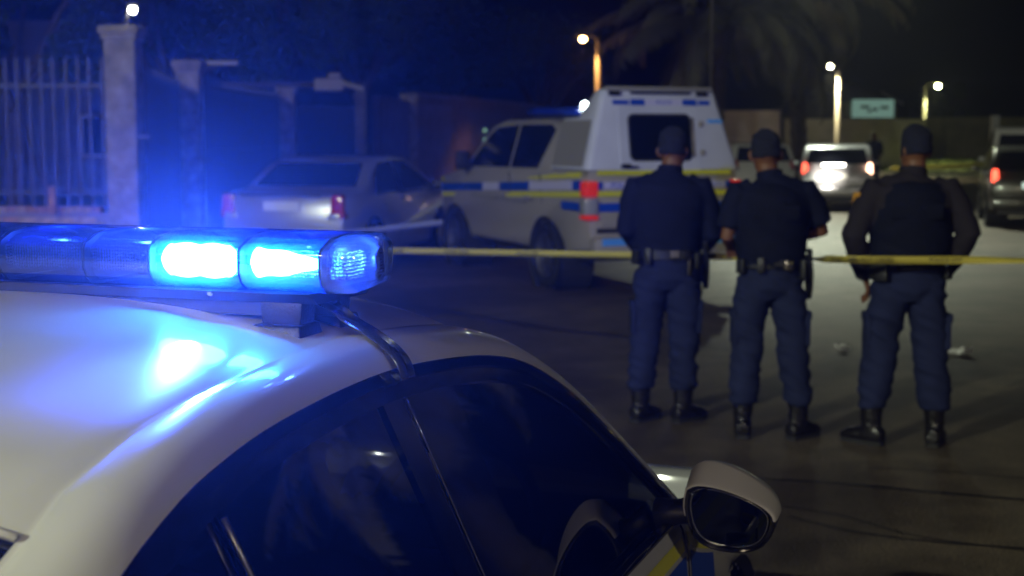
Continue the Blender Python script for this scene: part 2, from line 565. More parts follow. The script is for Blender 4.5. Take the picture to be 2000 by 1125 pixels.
# left pavement with a real kerb
tag(MB().box((-4.23, 30, 0.06), (0.14, 120, 0.12)).build('kerb', M['kerb']), kind='structure')
tag(MB().box((-5.65, 30, 0.045), (2.7, 120, 0.13)).build('pavement', M['paving']), kind='structure')
# far kerb and the grass verge behind the road on the right
tag(MB().box((32, 61.6, 0.07), (60, 0.2, 0.14)).build('far_kerb', M['kerb']), kind='structure')
vb = MB()
vg = []
for i in range(25):
    row = []
    for j in range(7):
        x = 2 + i * 2.6; y = 61.7 + j * 1.9
        row.append((x, y, 0.1 + j * 0.07 + 0.05 * noise.noise(Vector((x * .3, y * .3, 0)))))
    vg.append(row)
vb.grid(vg)
ve = vb.build('verge', M['grass_base'], smooth=True)
if ve.data.polygons[0].normal.z < 0: ve.data.flip_normals()
tag(ve, kind='structure')
gb = MB()
for i in range(9000):
    x = random.uniform(12, 40); y = random.uniform(61.8, 72.5)
    z0 = 0.08 + (y - 61.7) / 1.9 * 0.07
    h = random.uniform(0.08, 0.3) * (1.6 if random.random() < 0.06 else 1); a = random.uniform(0, PI)
    w = 0.03
    dx, dy = w * math.cos(a), w * math.sin(a)
    l = random.uniform(-.1, .1)
    gb.add([(x - dx, y - dy, z0), (x + dx, y + dy, z0), (x + l, y + l, z0 + h)], [(0, 1, 2)])
tag(gb.build('verge_grass', M['blade'], fix=False), label='short dry grass growing on the far verge', kind='stuff')

# cable shadows painted across the road as dark strips (thin ribbons 4 mm proud)
def ribbon(pts, w, z, name):
    b = MB(); rows = []
    P = catmull(pts, 6)
    for i, p in enumerate(P):
        a = P[max(0, i - 1)]; c = P[min(len(P) - 1, i + 1)]
        t = (c - a); t = t / (np.linalg.norm(t) + 1e-9)
        n = np.array([-t[1], t[0]])
        ww = w * (0.75 + 0.5 * abs(noise.noise(Vector((p[0] * 3, p[1] * 3, 4)))))
        rows.append([(p[0] + n[0] * ww / 2, p[1] + n[1] * ww / 2, z), (p[0] - n[0] * ww / 2, p[1] - n[1] * ww / 2, z)])
    b.grid(rows)
    o = b.build(name, M['tar'])
    if o.data.polygons[0].normal.z < 0: o.data.flip_normals()
    return tag(o, kind='structure')
def gp(px, py): 
    p = at_z(px, py); return (p.x, p.y)
ribbon([gp(1380, 925), gp(1480, 935), gp(1640, 945), gp(1820, 962), gp(2060, 982)], 0.05, 0.004, 'tar_seam')
ribbon([gp(1500, 985), gp(1650, 1010), gp(1800, 1050), gp(2080, 1085)], 0.022, 0.004, 'tar_seam')
ribbon([gp(1540, 1010), gp(1680, 1042), gp(1850, 1062), gp(2080, 1078)], 0.03, 0.005, 'tar_seam')
ribbon([gp(1690, 915), gp(1820, 920), gp(2050, 938)], 0.015, 0.004, 'tar_seam')

# ------------------------------------------------------------------ STREET LAMPS
def street_lamp(x, y, h, label, arm, head, col, watts, bulb_r=0.12, strength=None, group=None, radius=0.1, post_r=0.08, spot=None, cone=(148, .35)):
    root = empty('street_lamp', (x, y, 0), 0, label, 'street lamp', group)
    MB().tube([(0, 0, 0), (0, 0, 1.2), (0, 0, h)], [post_r * 1.3, post_r, post_r * 0.7], 12).build('post', M['lamp_post'], root, smooth=True)
    ax, ay = arm
    MB().tube([(0, 0, h - 0.02), (ax * .3, ay * .3, h + 0.12), (ax * .7, ay * .7, h + .18), (ax, ay, h + 0.16)], 0.035, 8).build('arm', M['lamp_post'], root, smooth=True)
    L = math.hypot(ax, ay) or 1
    ux, uy = ax / L, ay / L
    rz = math.atan2(uy, ux)
    hb = MB().box((ax + ux * .18, ay + uy * .18, h + 0.17), (0.55, 0.2, 0.1), rz, top=(.8, .7))
    hd = hb.build('lamp_head', M['lamp_post'], root)
    bl = MB()
    rings = []
    for k in range(1, 8):
        a = PI * k / 8
        rings.append([(ax + ux * .2 + bulb_r * 1.3 * math.sin(a) * math.cos(t), ay + uy * .2 + bulb_r * 1.3 * math.sin(a) * math.sin(t), h + 0.09 + bulb_r * math.cos(a) - bulb_r * 0.6) for t in [2 * PI * q / 14 for q in range(14)]])
    bl.rings(rings)
    bl.build('bulb', emit_mat('lamp_glow', col, strength or 60.0), root, smooth=True)
    if watts:
        light('lamp_light', root, (ax + ux * .2, ay + uy * .2, h - bulb_r * 1.9), watts, col, 'SPOT', radius, aim=spot or (0, 0, -1), angle=cone[0], blend=cone[1])
    return root

# the lamps the photograph shows
p = at_y(1168, 100, 46); q = at_y(1157, 77, 46)
street_lamp(p.x, 46, q.z - .05, 'street lamp with glowing orange head behind the police pickup', (q.x - p.x - .12, -0.1), None, (1.0, 0.50, 0.16), 900, 0.08, 80, 'lit street lamps far down the road', post_r=.10, cone=(120, .5))
p = at_y(1637, 160, 57); q = at_y(1632, 130, 57)
street_lamp(p.x, 57, q.z - .05, 'street lamp with white round head in front of the dark gabled house', (q.x - p.x - .1, -0.15), None, (1.0, 0.95, 0.62), 5200, 0.075, 100, 'lit street lamps far down the road', post_r=.09, cone=(120, .5))
p = at_y(1806, 190, 66); q = at_y(1817, 168, 66)
street_lamp(p.x, 66, q.z - .05, 'short street lamp with greenish white head right of the gabled house', (q.x - p.x + .1, -0.15), None, (0.93, 1.0, 0.45), 1500, 0.09, 100, 'lit street lamps far down the road', post_r=.09, cone=(120, .5))
# the tall pole behind the pickup, its head above the picture: it lights the road on the right
p = at_y(1388, 150, 38)
street_lamp(p.x, 38, 9.2, 'tall thin lamp pole rising in front of the palm', (1.5, -0.9), None, LAMP_GREEN, 9500, 0.16, 60, None, radius=0.15, post_r=.045, spot=(.13, -1.1, -1.0), cone=(60, .9))
# the lamps the shadows and the lit roof of the near car point back to
street_lamp(-13.5, -9.0, 8.6, 'street lamp on the left pavement behind the white police sedan', (1.3, 0.5), None, LAMP_GREEN, 9800, 0.14, 60, None, radius=0.12, spot=(.6, .7, -.5))
street_lamp(-4.6, -9.5, 6.0, 'street lamp far behind the white police sedan', (0.6, 0.9), None, LAMP_WARM, 950, 0.14, 60, None, radius=0.16, spot=(0, .6, -.75))
street_lamp(9.0, -14.0, 7.5, 'street lamp on the far right behind the white police sedan', (-.6, 0.9), None, (1.0, 0.90, 0.74), 1700, 0.14, 60, None, radius=0.2, spot=(-.3, .9, -.6))

# ================================================================== NEAR POLICE SEDAN
HEAD = R(20)
mp_ = at_z(1430, 995, 1.0)
ro = Vector((mp_.x - math.cos(HEAD) * 0.95, mp_.y + math.sin(HEAD) * 0.95, 0))
car = empty('police_sedan', ro, -HEAD, 'white police sedan in the foreground with tinted windows and a roof light bar', 'car')
def vf(z):
    return 0.62 + (1.38 - z) * 0.42 if z > 0.95 else 0.8006 + (0.95 - z) * 0.25
T_raw = [(-2.10, 0.95), (-2.03, 1.02), (-1.95, 1.10), (-1.85, 1.18), (-1.74, 1.25), (-1.62, 1.308), (-1.48, 1.352), (-1.38, 1.372), (-1.27, 1.387),
         (-1.13, 1.397), (-1.0, 1.402), (-0.87, 1.402), (-0.73, 1.394), (-0.59, 1.381), (-0.48, 1.365), (-0.38, 1.342),
         (-0.28, 1.303), (-0.17, 1.243), (-0.05, 1.153), (0.05, 1.07), (0.19, 0.95)]
T = [np.array(p) for p in catmull(T_raw, 3)]
nT = len(T)
def s_for(k):
    """upper inner edge of the roof rail for T[k]: (v, u, z)"""
    u, z = T[k]
    a = T[max(0, k - 1)]; b = T[min(nT - 1, k + 1)]
    t = b - a; t = t / np.linalg.norm(t)
    n = np.array([-t[1], t[0]])      # outward, up
    if u > -0.55:
        w = min(1.0, (u + 0.55) / 0.25)
        off = 0.05 * (1 - w) + 0.030 * w
        vv = (0.55) * (1 - w) + (vf(z) - 0.062) * w
        return Vector((vv, u + n[0] * off * .6, z + n[1] * off + 0.01 * w))
    if u < -1.6:
        # towards the rear window: the pillar widens
        w = min(1.0, (-1.6 - u) / 0.5)
        su = -1.605 - (-1.6 - u) * 1.32
        sz = 1.352 - (w ** 1.05) * 0.335
        return Vector((0.55 + 0.03 * w, su, sz))
    return Vector((0.55, u, z + 0.05))
S = [s_for(k) for k in range(nT)]
TP = [Vector((vf(z), u, z)) for u, z in T]
NR = 9
def rail_rows(side):
    rows = []
    for k in range(nT):
        row = []
        a, b = TP[k], S[k]
        tgt = (S[min(nT - 1, k + 1)] - S[max(0, k - 1)]).normalized()
        nrm = (b - a).cross(tgt)
        if nrm.x < 0: nrm = -nrm
        nrm.normalize()
        # inner return under the frame
        row.append(Vector((a.x - 0.02, a.y, a.z - 0.001)))
        for i in range(NR):
            t = i / (NR - 1)
            w = (b - a).length
            bul = 0.16 * w * math.sin(PI * t) ** 0.9
            p = a.lerp(b, t) + nrm * bul
            row.append(p)
        # tiny ditch step
        row.append(b + Vector((-0.003, 0, -0.0016)))
        row.append(b + Vector((-0.008, 0, -0.0018)))
        row.append(b + Vector((-0.012, 0, 0.0010)))
        rows.append([Vector((side * q.x, q.y, q.z)) for q in row])
    return rows
body = MB()
for sd in (1, -1):
    body.grid(rail_rows(sd))
kr = [k for k in range(nT) if -1.62 <= T[k][0] <= -0.50]
# roof skin
rows = []
NV = 26
k0, k1 = kr[0], kr[-1]
for k in kr:
    s0 = S[k] + Vector((-0.012, 0, 0.001))
    tpos = (k - k0) / (k1 - k0)
    row = []
    for i in range(NV + 1):
        v = s0.x * (1 - 2 * i / NV)
        c = 1 - (v / s0.x) ** 2
        uu = s0.y + c * (0.10 * max(0, tpos - 0.6) / 0.4 - 0.04 * max(0, 0.25 - tpos) / 0.25)
        zz = s0.z + 0.052 * c ** 0.85
        # two soft press lines
        zz -= 0.0035 * math.exp(-((abs(v) - 0.36) / 0.02) ** 2)
        row.append(Vector((v, uu, zz)))
    rows.append(row)
body.grid(rows)
roof_front = rows[-1]; roof_back = rows[0]
# lower sides
def belt_v(u):
    if u > 0.15: return 0.80 - 0.13 * ((u - 0.15) / 1.25) ** 2
    if u < -2.0: return 0.80 - 0.10 * ((-2.0 - u) / 0.75) ** 2
    return 0.80
def belt_z(u):
    if u > 0.15: return 0.95 - 0.33 * ((u - 0.15) / 1.25) ** 0.85
    if u < -2.0: return 0.95 + 0.0 * u
    return 0.95
us = [-2.75 + 4.15 * i / 120 for i in range(121)]
prof = [(0.0, 0.0), (0.020, -0.035), (0.034, -0.09), (0.040, -0.18), (0.043, -0.30), (0.040, -0.42), (0.035, -0.52), (0.0, -0.68), (-0.03, -0.73)]
def dense(pr, n=3):
    out = []
    for i in range(len(pr) - 1):
        for k in range(n):
            t = k / n
            out.append((pr[i][0] * (1 - t) + pr[i + 1][0] * t, pr[i][1] * (1 - t) + pr[i + 1][1] * t))
    out.append(pr[-1]); return out
prof = dense(prof, 4)
wheels_u = (0.72, -1.86)
for sd in (1, -1):
    g = [[Vector((sd * (belt_v(u) + a), u, belt_z(u) + b * (belt_z(u) / 0.95))) for a, b in prof] for u in us]
    n = len(prof)
    vs = [q for r in g for q in r]; fs = []
    for i in range(len(us) - 1):
        for k in range(n - 1):
            idx = (i * n + k, i * n + k + 1, (i + 1) * n + k + 1, (i + 1) * n + k)
            c = sum((vs[j] for j in idx), Vector()) / 4
            if any(math.hypot(c.y - wu, c.z - 0.31) < 0.345 for wu in wheels_u): continue
            fs.append(idx)
    body.add(vs, fs)
# bonnet, boot lid, bumpers
hood = []
for i in range(19):
    u = 0.36 + (1.40 - 0.36) * i / 18
    bv = belt_v(u); bz = belt_z(u)
    hood.append([Vector((bv * (1 - 2 * j / 16), u + 0.07 * (1 - (1 - 2 * j / 16) ** 2) * (i / 18), bz + 0.02 * (1 - abs(1 - 2 * j / 16) ** 2.4))) for j in range(17)])
body.grid(hood)
boot = []
for i in range(9):
    u = -2.27 - 0.48 * i / 8
    bv = belt_v(u)
    boot.append([Vector((bv * (1 - 2 * j / 16), u - 0.06 * (1 - (1 - 2 * j / 16) ** 2) * (i / 8), 0.95 + 0.075 * (1 - abs(1 - 2 * j / 16) ** 3) - 0.01 * (i / 8))) for j in range(17)])
body.grid(boot)
for top, sgn in ((hood[-1], 1), (boot[-1], -1)):
    rws = [top]
    for dz, du in ((-0.06, 0.035), (-0.2, 0.06), (-0.36, 0.08), (-0.5, 0.07), (-0.6, 0.0)):
        rws.append([Vector((q.x, q.y + sgn * du, q.z + dz * (0.9 if sgn > 0 else 1.05))) for q in top])
    body.grid(rws)
cb = body.build('body', M['white_paint'], car, smooth='auto')
# black frame band and the window panes on the curved side surface
def offs(poly, d):
    out = []
    for i, p in enumerate(poly):
        a = poly[max(0, i - 1)]; b = poly[min(len(poly) - 1, i + 1)]
        t = b - a; t = t / np.linalg.norm(t)
        out.append(p + np.array([t[1], -t[0]]) * d)
    return out
T1 = offs(T, 0.016); T2 = offs(T, 0.042)
def surf(u, z, ins=0.0, sd=1): return Vector((sd * (vf(z) - ins), u, z))
for sd in (1, -1):
    fr = MB()
    rws = []
    for k in range(nT):
        rws.append([surf(*T[k], 0.0015, sd), surf(*T1[k], -0.004, sd), surf(*T1[k], 0.0035, sd), surf(*T2[k], 0.002, sd), surf(*T2[k], 0.012, sd)])
    fr.grid(rws)
    fr.build('window_frame', M['gloss_black'], car, smooth='auto')
ti_u = np.array([q[0] for q in T2]); ti_z = np.array([q[1] for q in T2])
o_ = np.argsort(ti_u)
def ztop(u): return float(np.interp(u, ti_u[o_], ti_z[o_]))
BZ = 0.945
def pane(name, m, u0, u1, sd, ins, nu=24, nz_=10, lean0=0.0, lean1=0.0, par=None, thick=0.004):
    rws, rws2 = [], []
    for i in range(nu + 1):
        t = i / nu
        r1, r2 = [], []
        for j in range(nz_ + 1):
            s = j / nz_
            ub = u0 * (1 - t) + u1 * t
            ul = lean0 * (1 - t) + lean1 * t
            zt = max(ztop(ub), BZ + 0.004)
            z = BZ + (zt - BZ) * s
            u = ub + ul * (z - 1.37)
            z = min(z, max(ztop(u), BZ + 0.003) + 0.001)
            r1.append(surf(u, z, ins, sd)); r2.append(surf(u, z, ins + thick, sd))
        rws.append(r1); rws2.append(r2)
    b = MB(); b.grid(rws)
    o = b.build(name, m, car if par is None else par, smooth=True)
    return o
LB = -0.11      # B pillar lean
for sd in (1, -1):
    pane('front_door_window', M['tint'], -0.70, 0.185, sd, 0.010, 40, 14, lean0=LB)
    pane('rear_door_window', M['tint'], -1.425, -0.885, sd, 0.010, 20, 12, lean0=-0.16, lean1=LB)
    pane('quarter_window', M['tint'], -2.05, -1.432, sd, 0.010, 16, 10, lean1=-0.16)
    pane('front_pillar_trim', M['gloss_black'], -0.868, -0.70, sd, 0.004, 5, 12, lean0=LB, lean1=LB)
    pane('rear_pillar_trim', M['gloss_black'], -0.945, -0.874, sd, 0.004, 3, 12, lean0=LB, lean1=LB)
    dv = MB()
    for ub, lean, w, z1 in ((-1.428, -0.16, 0.007, ztop(-1.43) - .003),):
        dv.tube([surf(ub + lean * (z - 1.37), z, -0.002, sd) for z in np.linspace(BZ, z1, 8)], w * .55, 6)
    dv.build('window_divider', M['rim'], car, smooth=True)
    dv = MB()
    dv.tube([surf(-0.871 + LB * (z - 1.37), z, 0.001, sd) for z in np.linspace(BZ, ztop(-.87) - .002, 8)], 0.0018, 6)
    dv.build('door_gap_seal', M['strap'], car, smooth=True)
    bs = MB(); bs.tube([Vector((sd * (0.812), u, 0.945 + 0.004)) for u in np.linspace(-2.08, 0.2, 24)], (0.014, 0.010), 8)
    bs.build('belt_seal', M['gloss_black'], car, smooth=True)
    # door shut lines
    for ub in (-0.92, 0.12):
        MB().tube([Vector((sd * (belt_v(ub) + a + 0.0005), ub + 0.02 * b, 0.95 + b)) for a, b in prof[3:-4]], 0.003, 5).build('door_gap', M['rubber'], car)
    def deco(u0, u1, z1, z0, m, nm):
        rws = []
        pa = [q for q in prof]
        zs = [q[1] + .95 for q in pa][::-1]; vs_ = [q[0] for q in pa][::-1]
        for u in np.linspace(u0, u1, 24):
            row = []
            for z in np.linspace(z0, z1, 5):
                k = belt_z(u) / .95
                row.append(Vector((sd * (belt_v(u) + float(np.interp(z, zs, vs_)) + .0018), u, belt_z(u) + (z - .95) * k)))
            rws.append(row)
        MB().grid(rws).build(nm, m, car, smooth=True)
    for u0, u1 in ((-1.40, -.94), (-.90, .10), (.14, .40)):
        deco(u0, u1, .905, .875, M['yellow'], 'yellow_stripe')
        deco(u0, u1, .735, .705, M['yellow'], 'yellow_stripe')
    for u0, u1 in ((-1.40, -1.22), (-1.18, -.94), (-.90, -.72), (-.28, .10), (.14, .40)):
        deco(u0, u1, .865, .745, M['blue_mark'], 'blue_marking')
    for ub in (-1.72, -0.62):
        MB().tube([Vector((sd * (0.845), ub - .1, 0.80)), Vector((sd * 0.882, ub - .07, 0.80)), Vector((sd * 0.885, ub + .07, 0.80)), Vector((sd * 0.845, ub + .1, 0.80))], (0.008, 0.014), 8).build('door_handle', M['white_paint'], car, smooth=True)
# windscreen and rear window
wb = []
ks = [k for k in range(nT) if T[k][0] > -0.50]
for k in ks:
    s0 = S[k] + Vector((-0.012, 0, -0.004))
    row = []
    for i in range(NV + 1):
        v = s0.x * (1 - 2 * i / NV); c = 1 - (v / s0.x) ** 2
        row.append(Vector((v, s0.y + 0.10 * c + 0.06 * c * (s0.y + .5), s0.z + 0.050 * c ** .85 * max(0, 1 - (s0.y + .5) / .9))))
    wb.append(row)
MB().grid(wb).build('windscreen', M['windscreen'], car, smooth=True)
rb = []
ks = [k for k in range(nT) if T[k][0] < -1.60]
for k in ks:
    s0 = S[k] + Vector((-0.010, 0, -0.003))
    row = []
    tt = (T[k][0] + 1.60) / -0.5
    for i in range(NV + 1):
        v = s0.x * (1 - 2 * i / NV); c = 1 - (v / s0.x) ** 2
        row.append(Vector((v, s0.y - 0.04 * c, s0.z + 0.050 * c ** .85 * max(0, 1 - tt * .6))))
    rb.append(row)
MB().grid(rb).build('rear_window', M['dark_glass'], car, smooth=True)
MB().tube([q + Vector((0, -0.006, 0.001)) for q in roof_back], (0.007, 0.005), 6).build('rear_window_seal', M['white_paint'], car, smooth=True)
# wheels
def wheel(parent, loc, r=0.31, w=0.2, out=1, mr=None):
    t = MB().lathe([(r * .66, -w / 2), (r * .93, -w / 2), (r, -w / 2 + .03), (r, w / 2 - .03), (r * .93, w / 2), (r * .66, w / 2), (r * .62, 0), (r * .66, -w / 2)], axis='X', n=28)
    to = t.build('tyre', M['rubber'], parent, smooth=True)
    to.location = loc
    rm = MB().lathe([(0.0, w * .32 * out), (r * .12, w * .36 * out), (r * .2, w * .26 * out), (r * .2, w * .1 * out)], axis='X', n=16)
    rm.lathe([(r * .66, w * .5 * out), (r * .60, w * .42 * out), (r * .60, -w * .2 * out), (0, -w * .2 * out)], axis='X', n=28)
    for k in range(5):
        a = 2 * PI * k / 5
        Mx = Matrix.Rotation(a, 3, 'X')
        rm.box(Mx @ Vector((w * .3 * out, 0, r * .38)), (0.03, r * .17, r * .52), M=Mx)
    ro_ = rm.build('rim', mr or M['rim'], to)
    return to
for wu in wheels_u:
    for sd in (1, -1):
        wheel(car, (sd * 0.73, wu, 0.31), 0.31, 0.2, sd)
        MB().lathe([(0.36, -0.22 * sd), (0.345, 0.03 * sd), (0.37, 0.05 * sd)], c=(sd * 0.77, wu, 0.31), axis='X', n=32).build('wheel_arch', M['rubber'], car)
MB().box((0, -0.6, 0.24), (1.5, 3.9, 0.08)).build('underbody', M['rubber'], car)
# tail lamps, head lamps
for sd in (1, -1):
    bevel(MB().box((sd * 0.60, -2.80, 0.80), (0.30, 0.10, 0.16)).build('tail_lamp', M['red_off'], car), 0.03)
    bevel(MB().box((sd * 0.52, 1.43, 0.66), (0.34, 0.14, 0.14)).build('headlight', M['clear_lamp'], car), 0.04)
# interior seen through the tint
it = MB()
it.box((0, -0.75, 0.42), (1.40, 2.6, 0.06))
it.box((0, 0.22, 0.80), (1.38, 0.42, 0.22), top=(1, .7))
it.box((0, -2.05, 0.90), (1.2, 0.5, 0.04))
bevel(it.build('dashboard', M['interior'], car), 0.03)
def seat(v, u):
    b = MB()
    b.tube([(v, u + .20, .58), (v, u - .05, .56), (v, u - .22, .58)], [(.24, .07), (.26, .09), (.24, .08)], 14)
    b.tube([(v, u - .22, .56), (v, u - .28, .80), (v, u - .36, 1.06)], [(.25, .08), (.26, .09), (.20, .06)], 14)
    b.tube([(v, u - .37, 1.10), (v, u - .38, 1.17), (v, u - .38, 1.24)], [(.10, .05), (.13, .055), (.10, .04)], 12)
    o = b.build('seat', M['interior'], car, smooth='auto')
for v, u in ((0.37, -0.45), (-0.37, -0.45), (0.36, -1.45), (-0.36, -1.45)): seat(v, u)
st = MB()
st.lathe([(0.185 + 0.016 * math.cos(a), 0.016 * math.sin(a)) for a in np.linspace(0, 2 * PI, 9)], axis='Y', n=28)
st.box((0, 0, 0), (0.36, 0.02, 0.05)).box((0, 0, -0.09), (0.05, 0.02, 0.16)).box((0, 0.005, 0), (0.13, 0.05, 0.11))
so = st.build('steering_wheel', M['interior'], car, smooth='auto'); so.location = (0.37, -0.06, 0.93); so.rotation_euler = (R(-22), 0, 0)
# door mirror, right hand side
def mirror(sd):
    # outline in the (v, z) plane, clockwise from inner top
    P = [(0.862, 1.067), (0.885, 1.083), (0.93, 1.078), (0.975, 1.060), (1.015, 1.034), (1.037, 1.005), (1.036, 0.972), (1.018, 0.940), (0.985, 0.924), (0.94, 0.921), (0.90, 0.930), (0.872, 0.955), (0.858, 1.01)]
    P = [np.array(p) for p in catmull(P + [P[0]], 3)][:-1]
    c = np.array((0.945, 1.000))
    def ring(s, u, dz=0): return [Vector((sd * (c[0] + (p[0] - c[0]) * s), u, c[1] + (p[1] - c[1]) * s + dz)) for p in P]
    def oring(sc, u, dz=0):
        """the opening: its top edge lies lower than the crown of the cap"""
        out = []
        for p in P:
            z = p[1] - c[1]
            z = z * (0.66 if z > 0 else 0.97)
            out.append(Vector((sd * (c[0] + (p[0] - c[0]) * sc), u, c[1] - 0.004 + z * sc + dz)))
        return out
    shell = MB()
    shell.rings([oring(0.95, -0.030), oring(1.0, -0.028), oring(1.01, -0.015), ring(1.0, 0.03), ring(0.985, 0.05), ring(0.90, 0.085), ring(0.70, 0.112), ring(0.35, 0.125)], cap=False)
    sh = shell.build('mirror_housing', M['black_plastic'], car, smooth=True)
    cp = MB()
    idx = [i for i in range(len(P)) if P[i][1] > 0.988]
    # order along the upper arc, from the inner end round to the outer
    idx = sorted(idx, key=lambda i: P[i][0] if P[i][1] > 1.02 or P[i][0] > .95 else -1 + P[i][1])
    def arc_(rg, k=1.0): return [rg[i] for i in idx]
    rr = [arc_(oring(0.985, -0.031)), arc_(oring(1.02, -0.030)), arc_(oring(1.04, -0.015)), arc_(ring(1.035, 0.03)), arc_(ring(1.02, 0.052)), arc_(ring(0.93, 0.088)), arc_(ring(0.72, 0.116)), arc_(ring(0.36, 0.130))]
    cp.grid(rr)
    cp.build('mirror_cap', M['white_paint'], sh, smooth=True)
    gl = MB(); gl.rings([oring(0.84, -0.018), oring(0.835, -0.021)], cap=True)
    gl.build('mirror_glass', M['mirror'], sh)
    bz = MB(); rr_ = [oring(0.96, -0.031), oring(0.92, -0.030), oring(0.88, -0.020), oring(0.86, -0.012), oring(.5, -.005)]
    bz.rings(rr_, cap=False); bz.add(rr_[-1], [tuple(range(len(rr_[-1])))])
    bz.build('mirror_bezel', M['gloss_black'], sh, smooth='auto')
    rm_ = MB(); rm_.tube(oring(0.865, -0.0225) + [oring(0.865, -0.0225)[0]], 0.0022, 6)
    rm_.build('mirror_rim', M['strap'], sh, smooth=True)
    MB().tube([(sd * 0.79, 0.04, 0.965), (sd * 0.83, 0.04, 0.975), (sd * 0.885, 0.045, 0.985)], [(.035, .05), (.026, .035), (.03, .045)], 12, ref=(0, 0, 1)).build('mirror_arm', M['black_plastic'], sh, smooth=True)
for sd in (1, -1): mirror(sd)
# sail panel at the foot of the windscreen pillar
# blue cloth added on the dashboard in place of a blue window reflection
cl = MB(); rws = []
for i in range(25):
    t = i / 24
    row = []
    for j in range(7):
        s = j / 6
        row.append(Vector((0.02 + 0.34 * t, 0.10 + 0.13 * s + 0.03 * math.sin(t * 5), 0.925 + 0.05 * math.sin(PI * s) + 0.008 * math.sin(t * 60))))
    rws.append(row)
cl.grid(rws)
jk = cl.build('folded_jacket', M['hivis'], None, smooth=True)
jk.location = ro; jk.rotation_euler = (0, 0, -HEAD)
tag(jk, 'folded blue reflective jacket lying on the dashboard of the near police sedan', 'jacket')

# ================================================================== LIGHT BAR
bar = empty('light_bar', ro + Matrix.Rotation(-HEAD, 3, 'Z') @ Vector((0, -0.89, 1.49)), -HEAD,
            'long blue emergency light bar with two lit modules on the near sedan roof', 'light bar')
BD = 0.112     # half depth
ZB = 0.028     # underside above the empty
def bar_sec(hd, zb, zt, s=1.0):
    """closed cross-section (y, z)"""
    zm = (zb + zt) / 2; h = (zt - zb) / 2
    pts = [(-hd * .80, -h), (-hd * .93, -h * .72), (-hd, -h * .35), (-hd, h * .38), (-hd * .965, h * .55), (-hd * .72, h * .86), (-hd * .35, h), (hd * .35, h), (hd * .72, h * .86), (hd * .965, h * .55), (hd, h * .38), (hd, -h * .35), (hd * .93, -h * .72), (hd * .80, -h)]
    return [(y * s, zm + z * s) for y, z in pts]
def shell_rings(b, v0, v1, hd, zb, zt, closed=True):
    b.rings([[Vector((v, y, z)) for y, z in bar_sec(hd, zb, zt)] for v in (v0, v1)], cap=False)
BZ0, BZ1 = 0.034, 0.115
bounds = [0.0, 0.157, 0.272, 0.424, 0.555]
segs = []
for i in range(len(bounds) - 1):
    segs.append((bounds[i], bounds[i + 1])); segs.append((-bounds[i + 1], -bounds[i]))
for a, c in segs:
    b = MB(); shell_rings(b, a + 0.001, c - 0.001, BD, BZ0, BZ1)
    b.build('lens', M['lens'], bar, smooth='auto')
for bd in [x for x in bounds] + [-x for x in bounds[1:]]:
    # dark dividing hoops, inside the lens
    b = MB(); r0 = bar_sec(BD, BZ0, BZ1, .985); r1 = bar_sec(BD, BZ0, BZ1, .86)
    n = len(r0)
    for side_v in (bd - .003, bd + .003):
        pass
    V = [Vector((bd - .003, y, z)) for y, z in r0] + [Vector((bd + .003, y, z)) for y, z in r0] + [Vector((bd - .003, y, z)) for y, z in r1] + [Vector((bd + .003, y, z)) for y, z in r1]
    fs = []
    for k in range(n):
        k2 = (k + 1) % n
        fs += [(k, k2, n + k2, n + k), (2 * n + k, 3 * n + k, 3 * n + k2, 2 * n + k2), (k, 2 * n + k, 2 * n + k2, k2), (n + k, n + k2, 3 * n + k2, 3 * n + k)]
    b.add(V, fs)
    b.build('divider', M['bar_base'], bar)
# end caps: clear, rounded off
for sd in (1, -1):
    rr = []
    zc = (BZ0 + BZ1) / 2
    for t, s, tw in ((0.0, 1.0, 1), (0.40, .995, 1), (0.72, .97, .96), (0.90, .90, .86), (0.98, .80, .72), (1.0, .62, .55)):
        row = []
        for y, z in bar_sec(BD, BZ0, BZ1):
            ve = 0.616 - 0.044 * max(0.0, min(1.0, (y + .07) / .15))
            row.append(Vector((sd * (0.556 + (ve - 0.556) * t), y * s, zc + (z - zc) * tw)))
        rr.append(row)
    b = MB(); b.rings(rr, cap=False); b.add(rr[-1], [tuple(range(len(rr[-1])))])
    b.build('end_cap', M['clear_lens'], bar, smooth='auto')
    rf = MB()
    rf.box((sd * 0.576, -0.03, 0.075), (0.032, 0.13, 0.046), top=(.8, .95))
    bevel(rf.build('reflector', M['reflector'], bar), 0.008)
# modules: reflectors, some lit
def module(v0, v1, lit, face):
    yb = -0.088 * face
    c = (v0 + v1) / 2; w = (v1 - v0) - 0.010
    hb = MB().box((c, yb + 0.026 * face, 0.074), (w, 0.05, 0.046))
    bevel(hb.build('module', M['reflector'], bar), 0.006)
    if lit:
        # a lit panel: two overlapping rounded fields
        pts = []
        P2 = []
        N_ = 30
        x0, x1 = c - w * .47, c + w * .47
        def hgt(t):
            if lit == 1:      # three overlapping diode fields
                return 0.0255 * min(1, (math.sin(PI * min(max(t, 0.0), 1.0)) * 2.6)) ** .6 * (0.88 + 0.12 * abs(math.cos(PI * 3 * t)))
            return 0.0235 * min(1, t * 9) ** .6 * (1 - t) ** .55 * (0.92 + 0.08 * math.cos(2 * PI * 2 * t)) + 0.002
        for k in range(N_ + 1): P2.append((x0 + (x1 - x0) * k / N_, 0.076 + hgt(k / N_)))
        for k in range(N_, -1, -1): P2.append((x0 + (x1 - x0) * k / N_, 0.075 - hgt(k / N_)))
        n = len(P2)
        vs = [Vector((x, yb - 0.0015 * face, z)) for x, z in P2] + [Vector((x, yb - 0.004 * face, z)) for x, z in P2]
        b = MB(); b.add(vs, [tuple(range(n)), tuple(range(n, 2 * n))] + [(k, (k + 1) % n, n + (k + 1) % n, n + k) for k in range(n)])
        b.build('led_panel', M['led'], bar)
